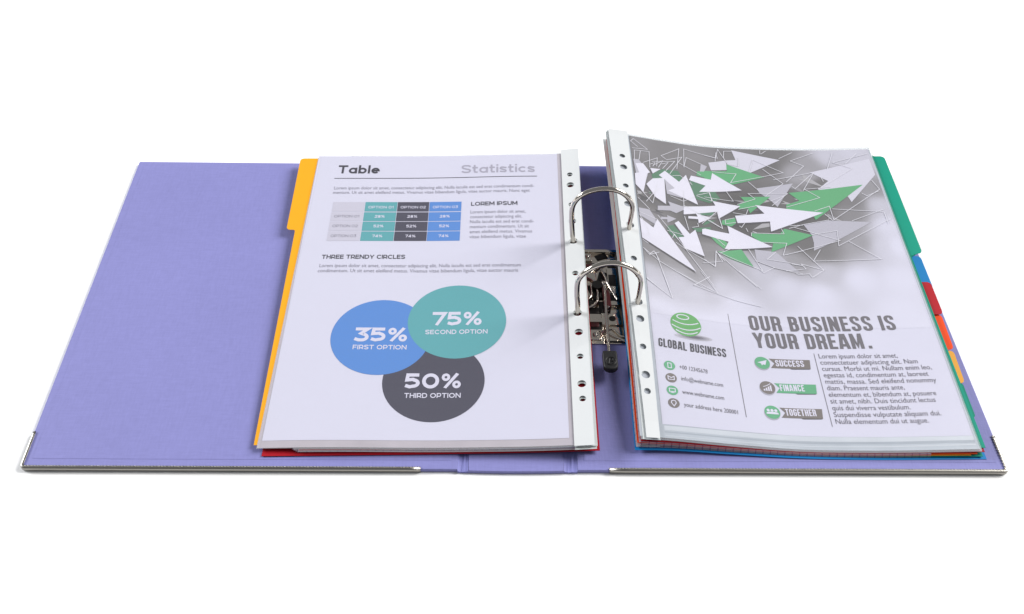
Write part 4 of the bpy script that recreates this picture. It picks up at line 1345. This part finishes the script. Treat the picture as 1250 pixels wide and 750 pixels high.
condensed('R', 'heading', 'GLOBAL BUSINESS', M['i_head_dark'] if 'i_head_dark' in M else M['i_dark'], brow, (3.4, 64.9), (51.2, 62.6), 7.6)
for (u, v), green, lab in (((9.5, 49.0), 1, 'a'), ((9.6, 38.5), 0, 'b'), ((9.4, 28.0), 1, 'c'), ((9.4, 17.6), 0, 'd')):
    printed('R', 'icon', M['i_green'] if green else M['i_ribbon'], brow, disc_pts(u, v, 3.9, 40), 2)
    if lab == 'a': sh = [[(u - 1.2, v - 2), (u + 1.2, v - 2), (u + 1.2, v + 2), (u - 1.2, v + 2)]]
    elif lab == 'b': sh = [[(u - 2.1, v - 1.4), (u + 2.1, v - 1.4), (u + 2.1, v + 1.4), (u, v + 0.1), (u - 2.1, v + 1.4)]]
    elif lab == 'c': sh = [[(u - 2.0, v - 1.1), (u + 2.0, v - 1.1), (u + 2.0, v + 1.5), (u - 2.0, v + 1.5)], [(u - .8, v - 1.9), (u + .8, v - 1.9), (u, v - 1.5)]]
    else: sh = [[(u, v - 2.4), (u + 1.7, v + 0.3), (u + 1.2, v + 1.8), (u, v + 2.3), (u - 1.2, v + 1.8), (u - 1.7, v + 0.3)]]
    printed_lines('R', 'pictogram', M['i_white'], brow, sh, 0.6, 4, closed=True)
for tx, a, b in (('+00 12345678', (16.3, 47.2), (35.6, 46.0)), ('info@webname.com', (16.5, 37.4), (45.0, 35.9)), ('www.webname.com', (16.0, 26.2), (44.2, 24.8)), ('your address here 200001', (16.1, 15.8), (52.2, 13.9))):
    lettering('R', 'contact_line', tx, M['i_para'], brow, a, b, 3.4, 0.0)
printed_lines('R', 'rule', M['i_head'], brow, [[(58.3, 104.4), (57.6, 12.1)]], 0.42, 1)
printed_lines('R', 'rule', M['i_head'], brow, [[(116.2, 71.4), (116.2, 8.1)]], 0.42, 1)
condensed('R', 'heading', 'OUR BUSINESS IS', M['i_head'], brow, (73.6, 91.0), (181.5, 93.4), 14.2)
condensed('R', 'heading', 'YOUR DREAM', M['i_head'], brow, (74.4, 74.6), (154.2, 76.2), 14.2)
printed('R', 'full_stop', M['i_head'], brow, [(157.2, 76.3), (159.7, 76.3), (159.7, 78.9), (157.2, 78.9)], 2)
for k, (cu2, cv2, nm, mt, a, b, cm) in enumerate(((77.1, 60.9, 'SUCCESS', 'i_ribbon', (86.8, 58.6), (107.2, 59.0), 'i_green'), (77.1, 39.1, 'FINANCE', 'i_green', (86.2, 36.9), (103.4, 37.3), 'i_ribbon'), (76.9, 18.2, 'TOGETHER', 'i_ribbon', (86.3, 16.1), (107.4, 16.5), 'i_green'))):
    v = cv2
    printed('R', 'ribbon_fold', M['i_dark'], brow, [(97.5, v - 4.6), (110.5, v - 4.2), (111, v - 3.4), (96, v - 3.6)], 1)
    printed('R', 'ribbon', M[mt], brow, [(82.8, v - 4.0), (111.2, v - 3.7), (112.0, v + 4.4), (82.6, v + 4.3), (86.0, v + 0.2)], 2)
    printed('R', 'icon_shade', plain('ink_icon_shade', alb(178, 176, 192), 0.6), brow, disc_pts(cu2 - 0.3, cv2 - 1.1, 5.5, 40), 1)
    printed('R', 'icon', M[cm], brow, disc_pts(cu2, cv2, 5.5, 48), 3)
    condensed('R', 'caption', nm, M['i_white'], brow, a, b, 5.6, layer=4)
    if k == 0: printed('R', 'pictogram', M['i_white'], brow, [(cu2 - 3.6, v + 0.2), (cu2 - 1.0, v - 0.6), (cu2 - 0.6, v - 2.4), (cu2 + 0.4, v - 1.2), (cu2 + 2.0, v - 1.8), (cu2 + 3.6, v + 2.8)], 5)
    elif k == 1:
        for i in range(4): printed('R', 'pictogram', M['i_white'], brow, [(cu2 - 3 + 1.6 * i, v - 2.8), (cu2 - 1.9 + 1.6 * i, v - 2.8), (cu2 - 1.9 + 1.6 * i, v - 1.2 + 1.1 * i), (cu2 - 3 + 1.6 * i, v - 1.5 + 1.1 * i)], 5)
        printed_lines('R', 'pictogram', M['i_white'], brow, [[(cu2 - 3, v + 0.6), (cu2 - .8, v + 1.4), (cu2 + 0.6, v + 2.2), (cu2 + 2.6, v + 3.6)]], 0.5, 5)
    else:
        printed('R', 'pictogram', M['i_white'], brow, [(cu2 - 4.4, v - 1.6), (cu2 + 4.4, v - 1.6), (cu2 + 4.0, v - .2), (cu2 + 1.6, v + .3), (cu2 - 1.6, v + .3), (cu2 - 4.0, v - .2)], 5)
        for du in (-2.7, 0, 2.7): printed('R', 'pictogram', M['i_white'], brow, disc_pts(cu2 + du, v + 1.5, 1.1, 20), 5)
PL = [("Lorem ipsum dolor sit amet,", 175.6), ("consectetuer adipiscing elit. Nam", 188.6), ("cursus. Morbi ut mi. Nullam enim leo,", 197.0), ("egestas id, condimentum at, laoreet", 193.2),
      ("mattis, massa. Sed eleifend nonummy", 197.2), ("diam. Praesent mauris ante,", 173.4), ("elementum et, bibendum at, posuere", 194.0), ("sit amet, nibh. Duis tincidunt lectus", 192.0),
      ("quis dui viverra vestibulum.", 173.0), ("Suspendisse vulputate aliquam dui.", 192.6), ("Nulla elementum dui ut augue.", 182.6)]
lettering('R', 'paragraph', None, M['i_para'], brow, None, None, 4.1, 0.0,
          lines=[(tx, (119.2, 67.0 - 5.66 * k), (e, 67.0 - 5.66 * k + (e - 119) * 0.012)) for k, (tx, e) in enumerate(PL)])
